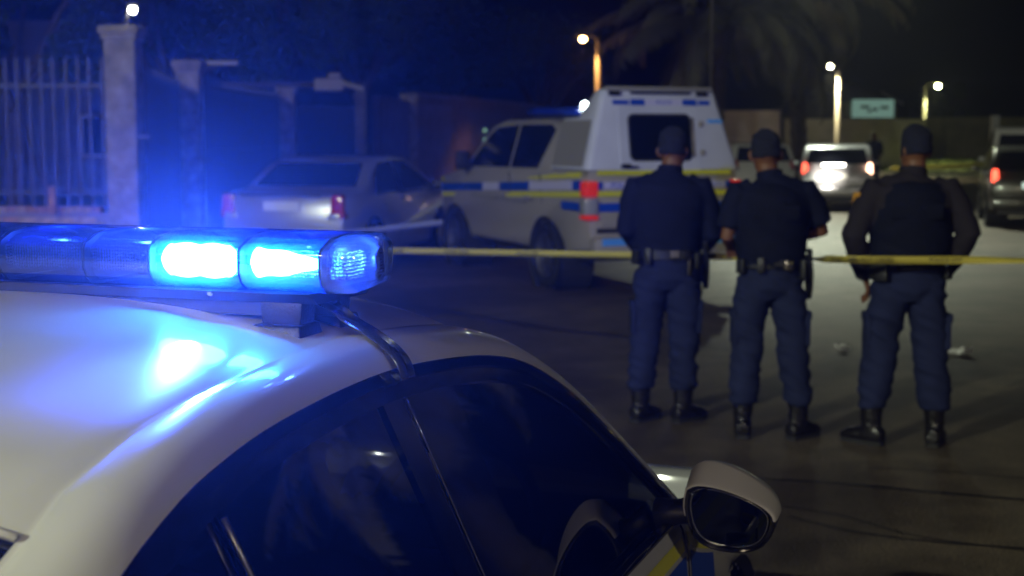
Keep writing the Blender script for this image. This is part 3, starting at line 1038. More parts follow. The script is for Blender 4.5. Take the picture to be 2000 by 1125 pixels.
for a, c in segs:
    for face in (1, -1):
        lit = 0
        if face == 1 and abs(a - 0.272) < 1e-3: lit = 1
        if face == 1 and abs(a - 0.424) < 1e-3: lit = 2
        module(a, c, lit, face)
MB().lathe([(0, -.006), (.006, -.004), (.008, 0), (.006, .004), (0, .006)], c=(0.548, -0.096, 0.077), axis='Y', n=12).build('led_point', M['led'], bar, smooth=True)  # glowing point added for a lens flare at the module's end
for v_ in (-.52, -.30, -.08, .37):
    MB().lathe([(0, -.003), (.004, -.003), (.005, 0)], c=(v_, -0.1012, 0.0290), axis='Y', n=10).build('screw', M['chrome'], bar)
# base tray with fins, feet, straps
tr = MB()
tr.prism([(-0.080, 0.016), (-0.108, 0.033), (0.104, 0.033), (0.080, 0.016)], -0.535, 0.535, 'X')
tr.build('base_tray', M['bar_base'], bar)
tr = MB(); tr.box((0, -0.055, 0.006), (1.0, 0.03, 0.022)); tr.box((0, 0.055, 0.006), (1.0, 0.03, 0.022))
tr.build('base_rail', M['bar_base'], bar)
for sd in (1, -1):
    ft = MB()
    for y in (-0.065, 0.062):
        ft.box((sd * 0.475, y, -0.026), (0.085, 0.075, 0.022), top=(.9, .85))
        ft.box((sd * 0.475, y * .9, 0.002), (0.062, 0.045, 0.050), top=(1.15, 1.0))
    ft.box((sd * 0.475, 0, 0.020), (0.07, 0.14, 0.008))
    bevel(ft.build('mounting_foot', M['black_plastic'], bar), 0.003)
    sp = [(0.475, 0.0, 0.014), (0.515, 0.0, 0.006), (0.545, 0.005, -0.016), (0.575, 0.012, -0.034), (0.604, 0.018, -0.056), (0.622, 0.022, -0.078), (0.630, 0.024, -0.103)]
    P = catmull(sp, 5)
    rws = []
    for p in P:
        rws.append([Vector((sd * p[0], p[1] - 0.024, p[2])), Vector((sd * p[0], p[1] + 0.024, p[2]))])
    s1 = MB(); s1.grid(rws)
    s1o = s1.build('strap', M['strap'], bar, smooth=True)
    so_ = s1o.modifiers.new('s', 'SOLIDIFY'); so_.thickness = 0.0025; so_.offset = 0
    apply_mods(s1o)
    MB().tube([(sd * 0.606, 0.020, -0.060), (sd * 0.612, 0.021, -0.066)], 0.006, 8).build('strap_bolt', M['chrome'], bar)

# ================================================================== OTHER VEHICLES
def shell(profile, w, belt, roof, tumble, m, parent, name='body', inset=((1.0, .055), (.985, .02), (.93, 0.0)), plan=None):
    """side outline (u, z) swept across the width with rounded shoulders; sides lean in above the belt"""
    n = len(profile)
    P = [np.array(p, float) for p in profile]
    area = sum(P[i][0] * P[(i + 1) % n][1] - P[(i + 1) % n][0] * P[i][1] for i in range(n))
    sg = 1 if area > 0 else -1
    nrm = []
    for i in range(n):
        t = P[(i + 1) % n] - P[i - 1]; t = t / (np.linalg.norm(t) + 1e-9)
        nrm.append(np.array([-t[1], t[0]]) * sg)
    umin = min(p[0] for p in P); umax = max(p[0] for p in P)
    def half(u, z, s):
        h = w * s
        if z > belt: h *= 1 - tumble * (z - belt) / (roof - belt)
        if z < belt - .35: h *= 1 - .05 * (belt - .35 - z) / .3
        if plan:
            h *= plan((u - umin) / (umax - umin))
        return h
    rings = []
    sl = [(s, i) for s, i in inset] 
    seq = [(-s, i) for s, i in sl] + [(s, i) for s, i in reversed(sl)]
    for s, ins in seq:
        ring = []
        for i in range(n):
            q = P[i] + nrm[i] * ins
            ring.append(Vector((half(q[0], q[1], abs(s)) * (1 if s > 0 else -1), q[0], q[1])))
        rings.append(ring)
    b = MB(); b.rings(rings, cap=True)
    o = b.build(name, m, parent, smooth='auto')
    o['half'] = 0
    return o, half

def side_panel(poly, half, sd, m, name, parent, proud=0.006, thick=0.012):
    """a flat or curved piece lying on the side skin; poly in (u, z)"""
    b = MB(); n = len(poly)
    o_ = [Vector((sd * (half(u, z, 1.0) + proud), u, z)) for u, z in poly]
    i_ = [Vector((sd * (half(u, z, 1.0) + proud - thick), u, z)) for u, z in poly]
    b.add(o_ + i_, [tuple(range(n)), tuple(reversed(range(n, 2 * n)))] + [(k, n + k, n + (k + 1) % n, (k + 1) % n) for k in range(n)])
    return b.build(name, m, parent)

def arch(cu, r, z0, n=8):
    """wheel-arch points going from +u side to -u side, starting and ending at height z0"""
    a0 = math.asin(max(-1, min(1, (z0 - 0.33) / r)))
    return [(cu + r * math.cos(a), 0.33 + r * math.sin(a)) for a in np.linspace(a0, PI - a0, n)]

def rounded(x0, x1, z0, z1, r, n=4):
    out = []
    for cx, cz, a0 in ((x1 - r, z1 - r, 0), (x0 + r, z1 - r, PI / 2), (x0 + r, z0 + r, PI), (x1 - r, z0 + r, 1.5 * PI)):
        for k in range(n + 1):
            a = a0 + PI / 2 * k / n
            out.append((cx + r * math.cos(a), cz + r * math.sin(a)))
    return out

# ------------------------------------------------------------------ police pickup with a canopy
BH = R(21.0)
bk = empty('police_pickup', (0.78 + 0.925 * math.cos(BH), 15.2 + 0.925 * math.sin(BH), 0), BH,
           'white police pickup with a tall rear canopy and yellow and blue stripes', 'pickup truck')
# local: +y forward, +x right, origin at the middle of the rear face on the ground
W = 0.925
prof_b = [(0.02, 0.50), (0.0, 0.62), (0.0, 1.33), (0.03, 1.37), (1.06, 1.37), (1.06, 1.42), (0.98, 1.80), (1.04, 1.88), (1.5, 1.93), (2.9, 1.93), (3.25, 1.86), (3.85, 1.42), (4.0, 1.33),
          (4.9, 1.20), (5.12, 1.06), (5.2, 0.74), (5.16, 0.42)] + arch(4.35, 0.44, 0.40) + [(3.80, 0.42), (1.70, 0.42)] + arch(1.15, 0.44, 0.40) + [(0.55, 0.46)]
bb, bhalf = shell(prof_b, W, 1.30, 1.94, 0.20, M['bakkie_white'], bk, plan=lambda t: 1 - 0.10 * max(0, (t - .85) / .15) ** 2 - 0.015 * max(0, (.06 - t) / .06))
# canopy: tapers inwards towards the top, leans forward a little
cz0, cz1 = 1.372, 2.20
def can_ring(z, y1o=None):
    t = (z - cz0) / (cz1 - cz0)
    hw = 0.925 - 0.235 * t
    y0 = -0.01 + 0.14 * t
    y1 = (1.02 if z < 1.925 else 0.62 - 0.26 * (z - 1.925) / (cz1 - 1.925)) if y1o is None else y1o
    r = 0.07
    pts = []
    for cx, cy_, a0 in ((hw - r, y1 - r, 0), (-hw + r, y1 - r, PI / 2), (-hw + r, y0 + r, PI), (hw - r, y0 + r, 1.5 * PI)):
        for k in range(4):
            a = a0 + PI / 2 * k / 3
            pts.append(Vector((cx + r * math.cos(a), cy_ + r * math.sin(a), z)))
    return pts
rr = [can_ring(z) for z in (cz0, 1.5, 1.75, 1.90)] + [can_ring(1.923, 1.0), can_ring(1.93, .62)] + [can_ring(z) for z in (2.0, 2.1, cz1)]
top = [Vector((p.x * .95, 0.12 + (p.y - 0.12) * .97 + .02, p.z)) for p in can_ring(cz1 + 0.035, 0.34)]
rr.append(top)
cano = MB(); cano.rings(rr, cap=True)
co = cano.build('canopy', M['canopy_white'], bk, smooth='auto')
def back_pt(x, z, proud=0.0):
    """a point on the rear skin: canopy above, tailgate below"""
    if z > cz0: y = -0.01 + 0.14 * (z - cz0) / (cz1 - cz0)
    else: y = -0.018
    return Vector((x, y - proud, z))
def rear_poly(poly, m, name, parent, proud=0.006, thick=0.012):
    b = MB(); n = len(poly)
    o_ = [back_pt(x, z, proud) for x, z in poly]; i_ = [back_pt(x, z, proud - thick) for x, z in poly]
    b.add(o_ + i_, [tuple(range(n)), tuple(reversed(range(n, 2 * n)))] + [(k, n + k, n + (k + 1) % n, (k + 1) % n) for k in range(n)])
    return b.build(name, m, parent)
# rear door in the canopy, its window, hinges, handle
door = rear_poly(rounded(-0.52, 0.44, 1.34, 2.06, 0.05), M['canopy_white'], 'canopy_door', co, 0.006, 0.010)
fr_ = rear_poly(rounded(-0.41, 0.35, 1.46, 1.97, 0.07), M['rubber'], 'window_rubber', co, 0.013, 0.012)
rear_poly(rounded(-0.385, 0.325, 1.485, 1.945, 0.055), M['dark_glass'], 'canopy_window', co, 0.019, 0.010)
rear_poly(rounded(0.35, 0.38, 1.50, 1.93, 0.012), M['plaster'], 'window_bar', co, 0.022, 0.010)
MB().box(back_pt(-0.47, 1.41, 0.03), (0.10, 0.05, 0.05)).box(back_pt(-0.40, 1.40, 0.045), (0.12, 0.02, 0.025)).build('canopy_handle', M['black_plastic'], co)
for z in (1.55, 1.86): MB().box(back_pt(0.47, z, 0.014), (0.05, 0.02, 0.06)).build('hinge', M['bakkie_white'], co)
# roof rim light strip and rain lip at the top of the canopy
bevel(MB().box((0, 0.16, 2.235), (1.28, 0.10, 0.05)).build('canopy_spoiler', M['canopy_side'], co), 0.012)
for x in (-0.55, 0.50): MB().box((x, 0.105, 2.185), (0.13, 0.03, 0.05)).build('canopy_lamp', M['rubber'], co)
MB().box((0, 0.110, 2.19), (0.72, 0.02, 0.025)).build('brake_lamp', M['rubber'], co)
# canopy side skins, their shade put in as a duller grey
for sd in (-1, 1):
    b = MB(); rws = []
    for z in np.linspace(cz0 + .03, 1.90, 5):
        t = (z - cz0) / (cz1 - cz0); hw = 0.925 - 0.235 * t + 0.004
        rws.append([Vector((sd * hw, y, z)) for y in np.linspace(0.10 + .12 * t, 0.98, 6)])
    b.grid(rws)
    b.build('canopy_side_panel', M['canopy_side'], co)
# retro-reflective markings, rear
rear_poly([(-0.57, 2.065), (-0.38, 2.065), (-0.38, 2.115), (-0.57, 2.115)], M['blue_mark'], 'blue_marking', co)
rear_poly([(-0.36, 2.055), (-0.19, 2.055), (-0.19, 2.125), (-0.36, 2.125)], M['blue_mark'], 'blue_marking', co)
rear_poly([(0.27, 2.055), (0.44, 2.055), (0.44, 2.125), (0.27, 2.125)], M['blue_mark'], 'blue_marking', co)
rear_poly([(0.46, 2.065), (0.60, 2.065), (0.60, 2.115), (0.46, 2.115)], M['blue_mark'], 'blue_marking', co)
rear_poly([(-0.18, 2.060), (0.26, 2.060), (0.26, 2.122), (-0.18, 2.122)], M['lav_mark'], 'lettering_panel', co)
rear_poly([(0.56, 1.87), (0.74, 1.87), (0.74, 1.91), (0.56, 1.91)], M['cyan_mark'], 'light_blue_marking', co)
rear_poly([(-0.80, 1.315), (0.80, 1.315), (0.80, 1.365), (-0.80, 1.365)], M['yellow'], 'yellow_stripe', bk, 0.012, 0.010)
rear_poly([(-0.80, 1.09), (0.80, 1.09), (0.80, 1.145), (-0.80, 1.145)], M['yellow'], 'yellow_stripe', bk, 0.012, 0.010)
for x0, x1, k in ((-0.79, -0.74, 'blue_mark'), (-0.73, -0.28, 'lav_mark'), (-0.27, -0.10, 'blue_mark'), (0.20, 0.46, 'blue_mark'), (0.48, 0.73, 'lav_mark'), (0.74, 0.80, 'blue_mark')):
    rear_poly([(x0, 1.17), (x1, 1.17), (x1, 1.245), (x0, 1.245)], M[k], 'rear_marking', bk, 0.010, 0.008)
rear_poly([(-0.78, 0.93), (0.80, 0.93), (0.80, 1.02), (-0.78, 1.02)], M['blue_mark'], 'blue_stripe', bk, 0.010, 0.008)
rear_poly([(-0.80, 0.70), (0.80, 0.70), (0.80, 0.75), (-0.80, 0.75)], M['rubber'], 'tailgate_gap', bk, 0.004, 0.008)
rear_poly([(-0.74, 0.78), (0.74, 0.78), (0.74, 0.90), (-0.74, 0.90)], M['bakkie_white'], 'tailgate_panel', bk, 0.008, 0.008)
bevel(MB().box((0, -0.10, 0.56), (1.78, 0.20, 0.20)).build('rear_bumper', M['bakkie_white'], bk), 0.04)
for x0, x1 in ((-0.82, -0.28), (0.30, 0.84)):
    MB().box(((x0 + x1) / 2, -0.203, 0.615), (x1 - x0, 0.012, 0.075)).build('bumper_reflector', M['cyan_mark'], bk)
MB().box((0.0, -0.204, 0.55), (0.50, 0.012, 0.12)).build('number_plate', M['plate'], bk)
MB().tube([(0.1, -0.2, .42), (0.1, -0.34, .42), (0.1, -0.36, .5)], 0.03, 8).build('tow_bar', M['metal'], bk)
# tail lamps, wrapping the corner
for sd in (-1, 1):
    c = MB()
    bevel(c.box((sd * 0.865, 0.05, 1.17), (0.15, 0.19, 0.17)).build('tail_lamp', M['red_lamp'], bk), 0.03)
    bevel(MB().box((sd * 0.868, 0.05, 0.985), (0.145, 0.188, 0.19)).build('reverse_lamp', M['clear_lamp'], bk), 0.02)
    bevel(MB().box((sd * 0.866, 0.05, 0.865), (0.148, 0.19, 0.045)).build('tail_lamp', M['red_lamp'], bk), 0.012)
# side: windows, stripes, door gaps, handles, mirror, rub
for sd in (-1, 1):
    side_panel([(1.40, 1.365), (1.14, 1.80), (1.30, 1.86), (2.25, 1.865), (2.25, 1.355)], bhalf, sd, M['dark_glass'], 'side_window', bk)
    side_panel([(2.32, 1.355), (2.32, 1.865), (3.05, 1.83), (3.24, 1.74), (3.72, 1.38), (3.70, 1.34)], bhalf, sd, M['dark_glass'], 'side_window', bk)
    def zl(u, top): return top - 0.037 * u
    def stripe(u0, u1, zt, zb, k, name, pr=.006):
        side_panel([(u0, zl(u0, zb)), (u1, zl(u1, zb)), (u1, zl(u1, zt)), (u0, zl(u0, zt))], bhalf, sd, M[k], name, bk, pr)
    stripe(0.16, 5.0, 1.35, 1.295, 'yellow', 'yellow_stripe')
    stripe(0.16, 5.0, 1.145, 1.085, 'yellow', 'yellow_stripe')
    for a, c_, k in ((0.16, .35, 'blue_mark'), (0.38, 1.62, 'lav_mark'), (1.65, 2.25, 'blue_mark'), (2.30, 2.60, 'blue_mark'), (2.65, 3.2, 'lav_mark'), (3.25, 3.85, 'blue_mark'), (3.9, 4.98, 'blue_mark')):
        stripe(a, c_, 1.262, 1.165, k, 'side_marking', .004)
    side_panel([(0.20, .93), (0.66, .93), (0.66, 1.02), (0.20, 1.02)], bhalf, sd, M['blue_mark'], 'blue_stripe', bk)
    side_panel([(1.75, .95), (2.6, .95), (2.6, 1.0), (1.75, 1.0)], bhalf, sd, M['canopy_side'], 'side_crease', bk)
    side_panel([(2.7, .95), (3.65, .95), (3.65, 1.0), (2.7, 1.0)], bhalf, sd, M['canopy_side'], 'side_crease', bk)
    for u in (1.30, 2.28, 3.80):
        side_panel([(u, .46), (u + .012, .46), (u + .012, 1.30), (u, 1.30)], bhalf, sd, M['rubber'], 'door_gap', bk, 0.003)
    for u in (1.60, 2.55):
        bevel(MB().box((sd * (W + .03), u, 1.02), (0.03, 0.20, 0.04)).build('door_handle', M['bakkie_white'], bk), 0.008)
    bevel(MB().box((sd * 1.05, 3.62, 1.42), (0.20, 0.09, 0.24)).build('door_mirror', M['black_plastic'], bk), 0.03)
    MB().box((sd * .93, 3.64, 1.34), (.14, .05, .05)).build('mirror_arm', M['black_plastic'], bk)
    for wu in (1.15, 4.35):
        wheel(bk, (sd * 0.80, wu, 0.385), 0.385, 0.25, sd, M['rim'])
        MB().lathe([(0.45, -0.3 * sd), (0.43, 0.10 * sd), (0.47, 0.13 * sd)], c=(sd * 0.80, wu, 0.36), axis='X', n=28).build('wheel_arch', M['rubber'], bk)
MB().box((0, 2.7, 0.42), (1.5, 4.6, 0.12)).build('underbody', M['rubber'], bk)
# its own roof bar with one lit lamp, and a small work lamp
rb_ = empty('roof_bar', bk.location + Matrix.Rotation(BH, 3, 'Z') @ Vector((0, 2.35, 1.88)), BH, 'low emergency bar with one bright lamp on the police pickup cab', 'light bar')
bevel(MB().box((0, 0, 0.15), (1.25, 0.28, 0.09), top=(.97, .8)).build('housing', M['lens'], rb_), 0.02)
MB().box((0, 0, 0.05), (1.1, 0.2, 0.10)).build('tray', M['bar_base'], rb_)
MB().lathe([(0, -.02), (.045, -.018), (.05, 0), (0, .01)], c=(0.03, -0.16, 0.215), axis='Y', n=16).build('lit_lamp', emit_mat('bar_lamp_white', (0.85, 1.0, 0.95), 28), rb_)
MB().box((0.10, -0.16, 0.13), (0.11, 0.02, 0.05)).build('blue_lamp', emit_mat('bar_lamp_blue', (0.12, 0.45, 1.0), 9), rb_)
# windscreen of the pickup
MB().grid([[Vector((x * (.80 if z < 1.5 else .72), y, z)) for x in np.linspace(-1, 1, 7)] for y, z in ((3.86, 1.43), (3.29, 1.845))]).build('windscreen', M['dark_glass'], bk)
text_mesh('POLICE', 0.058, M['blue_mark'], 'lettering', co, back_pt(0.04, 2.091, 0.0075) , (R(90 - 8.5), 0, 0))
text_mesh('POLICE', 0.085, M['blue_mark'], 'lettering', bk, Vector((-0.505, -0.0295, 1.207)), (R(90), 0, 0))
text_mesh('POLICE', 0.060, M['blue_mark'], 'lettering', bk, Vector((0.605, -0.0295, 1.207)), (R(90), 0, 0))

# ------------------------------------------------------------------ generic saloon / hatch
def make_car(name, loc, rz, label, style, paint, lamp_mat, plate_mat=None, group=None):
    root = empty(name, loc, rz, label, 'car', group)
    if style == 'saloon':
        L_, Wd, rw, fw_ = 4.45, 0.875, 0.95, 3.55
        pr = [(0.05, 0.38), (0.0, 0.55), (0.02, 0.86), (0.07, 0.98), (0.22, 1.03), (0.62, 1.05), (0.78, 1.12), (1.12, 1.33), (1.45, 1.43), (1.95, 1.46), (2.45, 1.43), (2.95, 1.22), (3.25, 1.04), (3.45, .98), (4.1, .86), (4.36, .70), (4.42, .48), (4.38, .26)]
        belt, roofz, tum = 0.97, 1.46, 0.20
        glass_r = [(0.70, 1.085), (1.20, 1.37)]
        win = [[(1.02, 1.00), (1.14, 1.24), (1.38, 1.37), (1.82, 1.40), (1.88, 1.00)], [(1.96, 1.00), (1.90, 1.405), (2.30, 1.39), (2.72, 1.22), (3.08, 1.00)]]
        tail = (0.72, 0.86, 0.27, 0.30, 0.02)
    elif style == 'hatch':
        L_, Wd, rw, fw_ = 3.95, 0.85, 0.62, 3.15
        pr = [(0.06, 0.38), (0.0, 0.52), (0.03, 0.90), (0.10, 1.02), (0.20, 1.22), (0.36, 1.44), (0.55, 1.50), (1.3, 1.53), (1.95, 1.49), (2.55, 1.22), (2.9, 1.02), (3.5, .92), (3.82, .76), (3.9, .50), (3.86, .26)]
        belt, roofz, tum = 0.98, 1.53, 0.16
        glass_r = [(0.115, 1.07), (0.33, 1.42)]
        win = [[(0.50, 1.04), (0.60, 1.36), (1.10, 1.45), (1.38, 1.46), (1.40, 1.02)], [(1.47, 1.02), (1.46, 1.46), (1.90, 1.42), (2.30, 1.24), (2.62, 1.02)]]
        tail = (0.70, 0.98, 0.17, 0.24, 0.03)
    else:   # van / people carrier
        L_, Wd, rw, fw_ = 4.6, 0.92, 0.85, 3.65
        pr = [(0.04, 0.40), (0.0, 0.55), (0.02, 1.0), (0.10, 1.30), (0.24, 1.78), (0.34, 1.88), (0.9, 1.93), (2.6, 1.90), (3.2, 1.62), (3.7, 1.18), (4.2, 1.02), (4.5, .80), (4.56, .5), (4.5, .28)]
        belt, roofz, tum = 1.05, 1.93, 0.15
        glass_r = [(0.06, 1.12), (0.24, 1.74)]
        win = [[(0.45, 1.14), (0.55, 1.72), (1.5, 1.78), (1.5, 1.12)], [(1.6, 1.12), (1.6, 1.78), (2.55, 1.76), (3.05, 1.5), (3.3, 1.14)]]
        tail = (0.82, 1.15, 0.14, 0.40, 0.03)
    r_w = 0.31
    ar = 0.36
    full = pr + [(fw_ + .5, .24)] + arch(fw_, ar, 0.24) + [(fw_ - .45, .22), (rw + .45, .22)] + arch(rw, ar, 0.24) + [(rw - .42, .28)]
    bo, half = shell(full, Wd, belt, roofz, tum, paint, root, plan=lambda t: 1 - 0.13 * max(0, (t - .80) / .20) ** 2 - 0.06 * max(0, (.10 - t) / .10) ** 1.5)
    for sd in (-1, 1):
        for wpoly in win:
            side_panel(wpoly, half, sd, M['dark_glass'], 'side_window', root, 0.005)
        u0 = win[0][0][0]; u1 = win[1][-1][0]
        side_panel([(u0 - .1, belt - .005), (u1 + .05, belt - .01), (u1 + .05, belt + .022), (u0 - .1, belt + .028)], half, sd, M['chrome'] if style == 'saloon' else M['rubber'], 'belt_trim', root, 0.008)
        um = (win[0][-1][0] + win[1][0][0]) / 2
        for u in (um, u1 + .02):
            side_panel([(u, .32), (u + .012, .32), (u + .012, belt), (u, belt)], half, sd, M['rubber'], 'door_gap', root, 0.002)
        side_panel([(rw + .45, .50), (fw_ - .42, .50), (fw_ - .42, .56), (rw + .45, .56)], half, sd, paint, 'rub_strip', root, 0.012)
        for u in (um - .55, um + .35):
            bevel(MB().box((sd * (Wd + .012), u, .84), (.03, .18, .035)).build('door_handle', paint, root), .008)
        bevel(MB().box((sd * (Wd + .09), u1 - .05, belt + .07), (.17, .08, .12)).build('door_mirror', paint if style != 'saloon' else M['black_plastic'], root), .025)
        for wu in (rw, fw_):
            wheel(root, (sd * (Wd - .12), wu, r_w), r_w, 0.2, sd)
            MB().lathe([(0.37, -0.3 * sd), (0.355, 0.08 * sd), (0.375, 0.10 * sd)], c=(sd * (Wd - .10), wu, .33), axis='X', n=24).build('wheel_arch', M['rubber'], root)
        tx, tz, tw, th, tp = tail
        bevel(MB().box((sd * (tx + .02), 0.07, tz), (tw * .75, 0.16, th), top=(.75, 1)).build('tail_lamp', lamp_mat[0 if sd < 0 else 1], root), .03)
        bevel(MB().box((sd * (tx - .02), 0.05, tz - th * .42), (tw * .6, 0.14, th * .3)).build('indicator', M['clear_lamp'], root), .02)
        bevel(MB().box((sd * (Wd - .25), L_ - .14, .66), (.34, .2, .15)).build('headlight', M['clear_lamp'], root), .04)
    (ya, za), (yb, zb) = glass_r
    def hw(z): return Wd * (1 - tum * (z - belt) / (roofz - belt))
    b = MB(); rws = []
    for t in np.linspace(0, 1, 5):
        y = ya * (1 - t) + yb * t; z = za * (1 - t) + zb * t
        rws.append([Vector((x * (hw(z) - .13), y - .022 - .02 * (1 - x * x), z + .006)) for x in np.linspace(-1, 1, 9)])
    b.grid(rws); b.build('rear_window', M['dark_glass'], root, smooth=True)
    MB().box((0, -0.012, .86 if style == 'saloon' else .80), (0.48, 0.014, 0.115)).build('number_plate', plate_mat or M['plate'], root)
    bevel(MB().box((0, -0.01, .46), (Wd * 1.86, .12, .22)).build('rear_bumper', paint, root), .05)
    MB().box((0, -0.03, .30), (Wd * 1.6, .12, .08)).build('bumper_valance', M['black_plastic'], root)
    MB().box((0, L_ / 2, .26), (Wd * 1.6, L_ - .8, .1)).build('underbody', M['rubber'], root)
    if style == 'saloon':
        MB().box((0, -0.02, 1.0), (1.1, .02, .02)).build('boot_lip', M['chrome'], root)
    return root

SH = -R(16.6)
sx = (-2.02 - 3.70) / 2; sy = (17.54 + 18.04) / 2
make_car('silver_sedan', (sx, sy, 0), SH, 'silver sedan parked on the left, its right tail lamp red and unlit', 'saloon', M['silver'], (M['red_off'], M['red_off']))
p = at_z(1560, 412); q = at_z(1690, 412)
hatch = make_car('white_hatchback', (p.x + .80, 32.6, 0), R(-12), 'white hatchback far back with its tailgate lit bright and a tail lamp glowing', 'hatch', M['silver'], (M['red_lit'], M['orange_lit']))
bevel(MB().box((-0.08, 0.12, 1.06), (0.5, 0.05, 0.04)).build('tailgate_lamp', emit_mat('tailgate_lamp_lit', (1.0, 0.92, 0.78), 45), hatch), .01)  # glowing strip added to brighten the tailgate
light('tailgate_light', hatch, (-0.30, -0.75, 1.02), 150, (1.0, 0.90, 0.74), 'SPOT', 0.05, aim=(0.12, 1.0, -0.2), angle=62, blend=.7)  # spot added in mid-air to light the tailgate
make_car('white_car', (at_y(1492, 400, 36).x, 36.0, 0), R(4), 'pale car partly hidden between the pickup and the middle officer', 'hatch', M['white_far'], (M['red_off'], M['red_off']))
dk = at_z(1930, 443)
make_car('dark_hatchback', (dk.x + .66, 26.6, 0), R(-15), 'dark olive hatchback at the right edge with its left tail lamp lit', 'hatch', M['dark_paint'], (M['red_lit'], M['red_lit']),
         mat('lit_number_plate', (0.8, 0.85, 0.8), .4, emis=(0.8, 1.0, 0.9), estr=0.9))
make_car('white_van', (at_y(2016, 400, 33).x, 33.2, 0), R(-17), 'white van parked beyond the dark hatchback at the right edge', 'van', M['white_far'], (M['red_off'], M['red_off']))


# ================================================================== PEOPLE
def person(loc, face, label, pose, scale=1.0, group=None):
    """local +y is where the person faces, +x the right-hand side, origin between the feet"""
    root = empty('person', loc, face, label, 'person', group)
    root.scale = (scale,) * 3
    J = pose
    sw = J.get('shoulder', 0.205); hipw = 0.10
    fl, fr = J['feet']          # ((x, y, toe angle), ...) left then right
    legs = []
    for sd, ft in ((-1, fl), (1, fr)):
        hip = Vector((sd * hipw, 0.0, 0.93)); ank = Vector((ft[0], ft[1], 0.10))
        knee = hip.lerp(ank, 0.50) + Vector((sd * .005, ft[3] if len(ft) > 3 else 0.02, 0.0)); knee.z = 0.50
        legs.append((sd, hip, knee, ank, ft[2]))
    arms = []
    for sd, key in ((-1, 'armL'), (1, 'armR')):
        sh = Vector((sd * sw, -0.005, 1.455))
        el, wr = Vector(J[key][0]), Vector(J[key][1])
        arms.append((sd, sh, el, wr))
    hx, hy = J.get('head', (0.0, 0.03)); ht = J.get('turn', 0.0)
    H_ = Vector((hx, hy, 1.655))
    # ---- the body itself
    b = MB()
    b.tube([(0, 0, .88), (0, 0, 1.0), (0, 0.0, 1.15), (0, -.01, 1.32), (0, -.005, 1.43), (0, 0, 1.49)], [(.15, .10), (.145, .10), (.135, .095), (.165, .105), (.165, .09), (.08, .065)], 18)
    b.tube([(0, 0, 1.45), (hx * .4, .008, 1.52), (hx * .9, hy * .7, 1.60)], [(.075, .07), (.066, .066), (.062, .066)], 14)
    Rz = Matrix.Rotation(ht, 3, 'Z')
    def hp(x, y, z): return H_ + Rz @ Vector((x, y, z))
    b.tube([hp(0, .01, -.115), hp(0, .028, -.085), hp(0, .02, -.04), hp(0, .008, .0), hp(0, 0, .05), hp(0, -.005, .09), hp(0, -.005, .118)], [(.030, .045), (.052, .070), (.068, .088), (.075, .096), (.077, .098), (.062, .080), (.028, .04)], 20)
    b.tube([hp(0, .088, .012), hp(0, .108, -.018), hp(0, .118, -.030), hp(0, .098, -.040)], [.010, .013, .017, .012], 8)
    b.tube([hp(-.024, .088, -.066), hp(0, .100, -.064), hp(.024, .088, -.066)], [(.006, .008), (.010, .010), (.006, .008)], 8, ref=(0, 0, 1))
    b.tube([hp(-.045, .076, .026), hp(0, .094, .030), hp(.045, .076, .026)], [.009, .011, .009], 8, ref=(0, 0, 1))
    for sd in (-1, 1):
        b.tube([hp(sd * .073, -.012, -.036), hp(sd * .084, -.016, -.012), hp(sd * .086, -.018, .012), hp(sd * .076, -.010, .028)], [(.008, .012), (.009, .018), (.009, .019), (.007, .010)], 8, ref=(0, 1, 0))
    for sd, hip, knee, ank, ta in legs:
        b.tube([hip, hip.lerp(knee, .5), knee, knee.lerp(ank, .35), ank, ank + Vector((0, 0, -.05))], [.085, .072, .055, .055, .038, .04], 12)
        t = Vector((math.sin(ta), math.cos(ta), 0))
        b.tube([ank + Vector((0, 0, -.05)) - t * .05, ank + Vector((0, 0, -.06)) + t * .04, ank + Vector((0, 0, -.075)) + t * .15], [.034, .036, .022], 8)
    for sd, sh, el, wr in arms:
        b.tube([sh + Vector((-sd * .06, 0, .0)), sh, sh.lerp(el, .5), el, el.lerp(wr, .35), wr], [.055, .052, .045, .038, .040, .026], 12)
        d = (wr - el).normalized()
        nrm = Vector((0, 0, 1)) if abs(d.z) < .8 else Vector((-sd, 0, 0))
        side = d.cross(nrm).normalized(); nrm = side.cross(d).normalized()
        b.tube([wr - d * .01, wr + d * .035, wr + d * .085], [(.026, .018), (.040, .016), (.040, .014)], 10, ref=tuple(side))
        for k, (off, ln) in enumerate(((-.030, .066), (-.010, .076), (.010, .072), (.029, .058))):
            p0 = wr + d * .08 + side * off
            p1 = p0 + d * ln * .5 - nrm * .012; p2 = p1 + d * ln * .3 - nrm * .022; p3 = p2 + d * ln * .12 - nrm * .022
            b.tube([p0 - d * .02, p0, p1, p2, p3], [.0095, .0095, .009, .0085, .007], 8)
        ts = side * (-sd * 1.0)
        q0 = wr + d * .03 + ts * .030
        b.tube([wr + d * .015 + ts * .01, q0, q0 + d * .03 + ts * .016 - nrm * .008, q0 + d * .055 + ts * .015 - nrm * .016], [.013, .013, .0105, .008], 8)
    bo = b.build('body', M['skin'], root)
    remesh(bo, 0.0075 if loc[1] < 9 else .012, 3)
    for sd in (-1, 1):
        e = MB().lathe([(0, -.011), (.008, -.008), (.011, 0), (.008, .008), (0, .011)], axis='Y', n=12).build('eye', M['plate'], bo, smooth=True)
        e.location = hp(sd * .030, .078, .008)
    # ---- trousers
    b = MB()
    b.tube([(0, 0, .84), (0, -.01, .90), (0, -.008, .97), (0, 0, 1.045), (0, 0, 1.07)], [(.145, .105), (.178, .135), (.178, .132), (.165, .118), (.160, .115)], 22)
    lw = J.get('legw', 1.0)
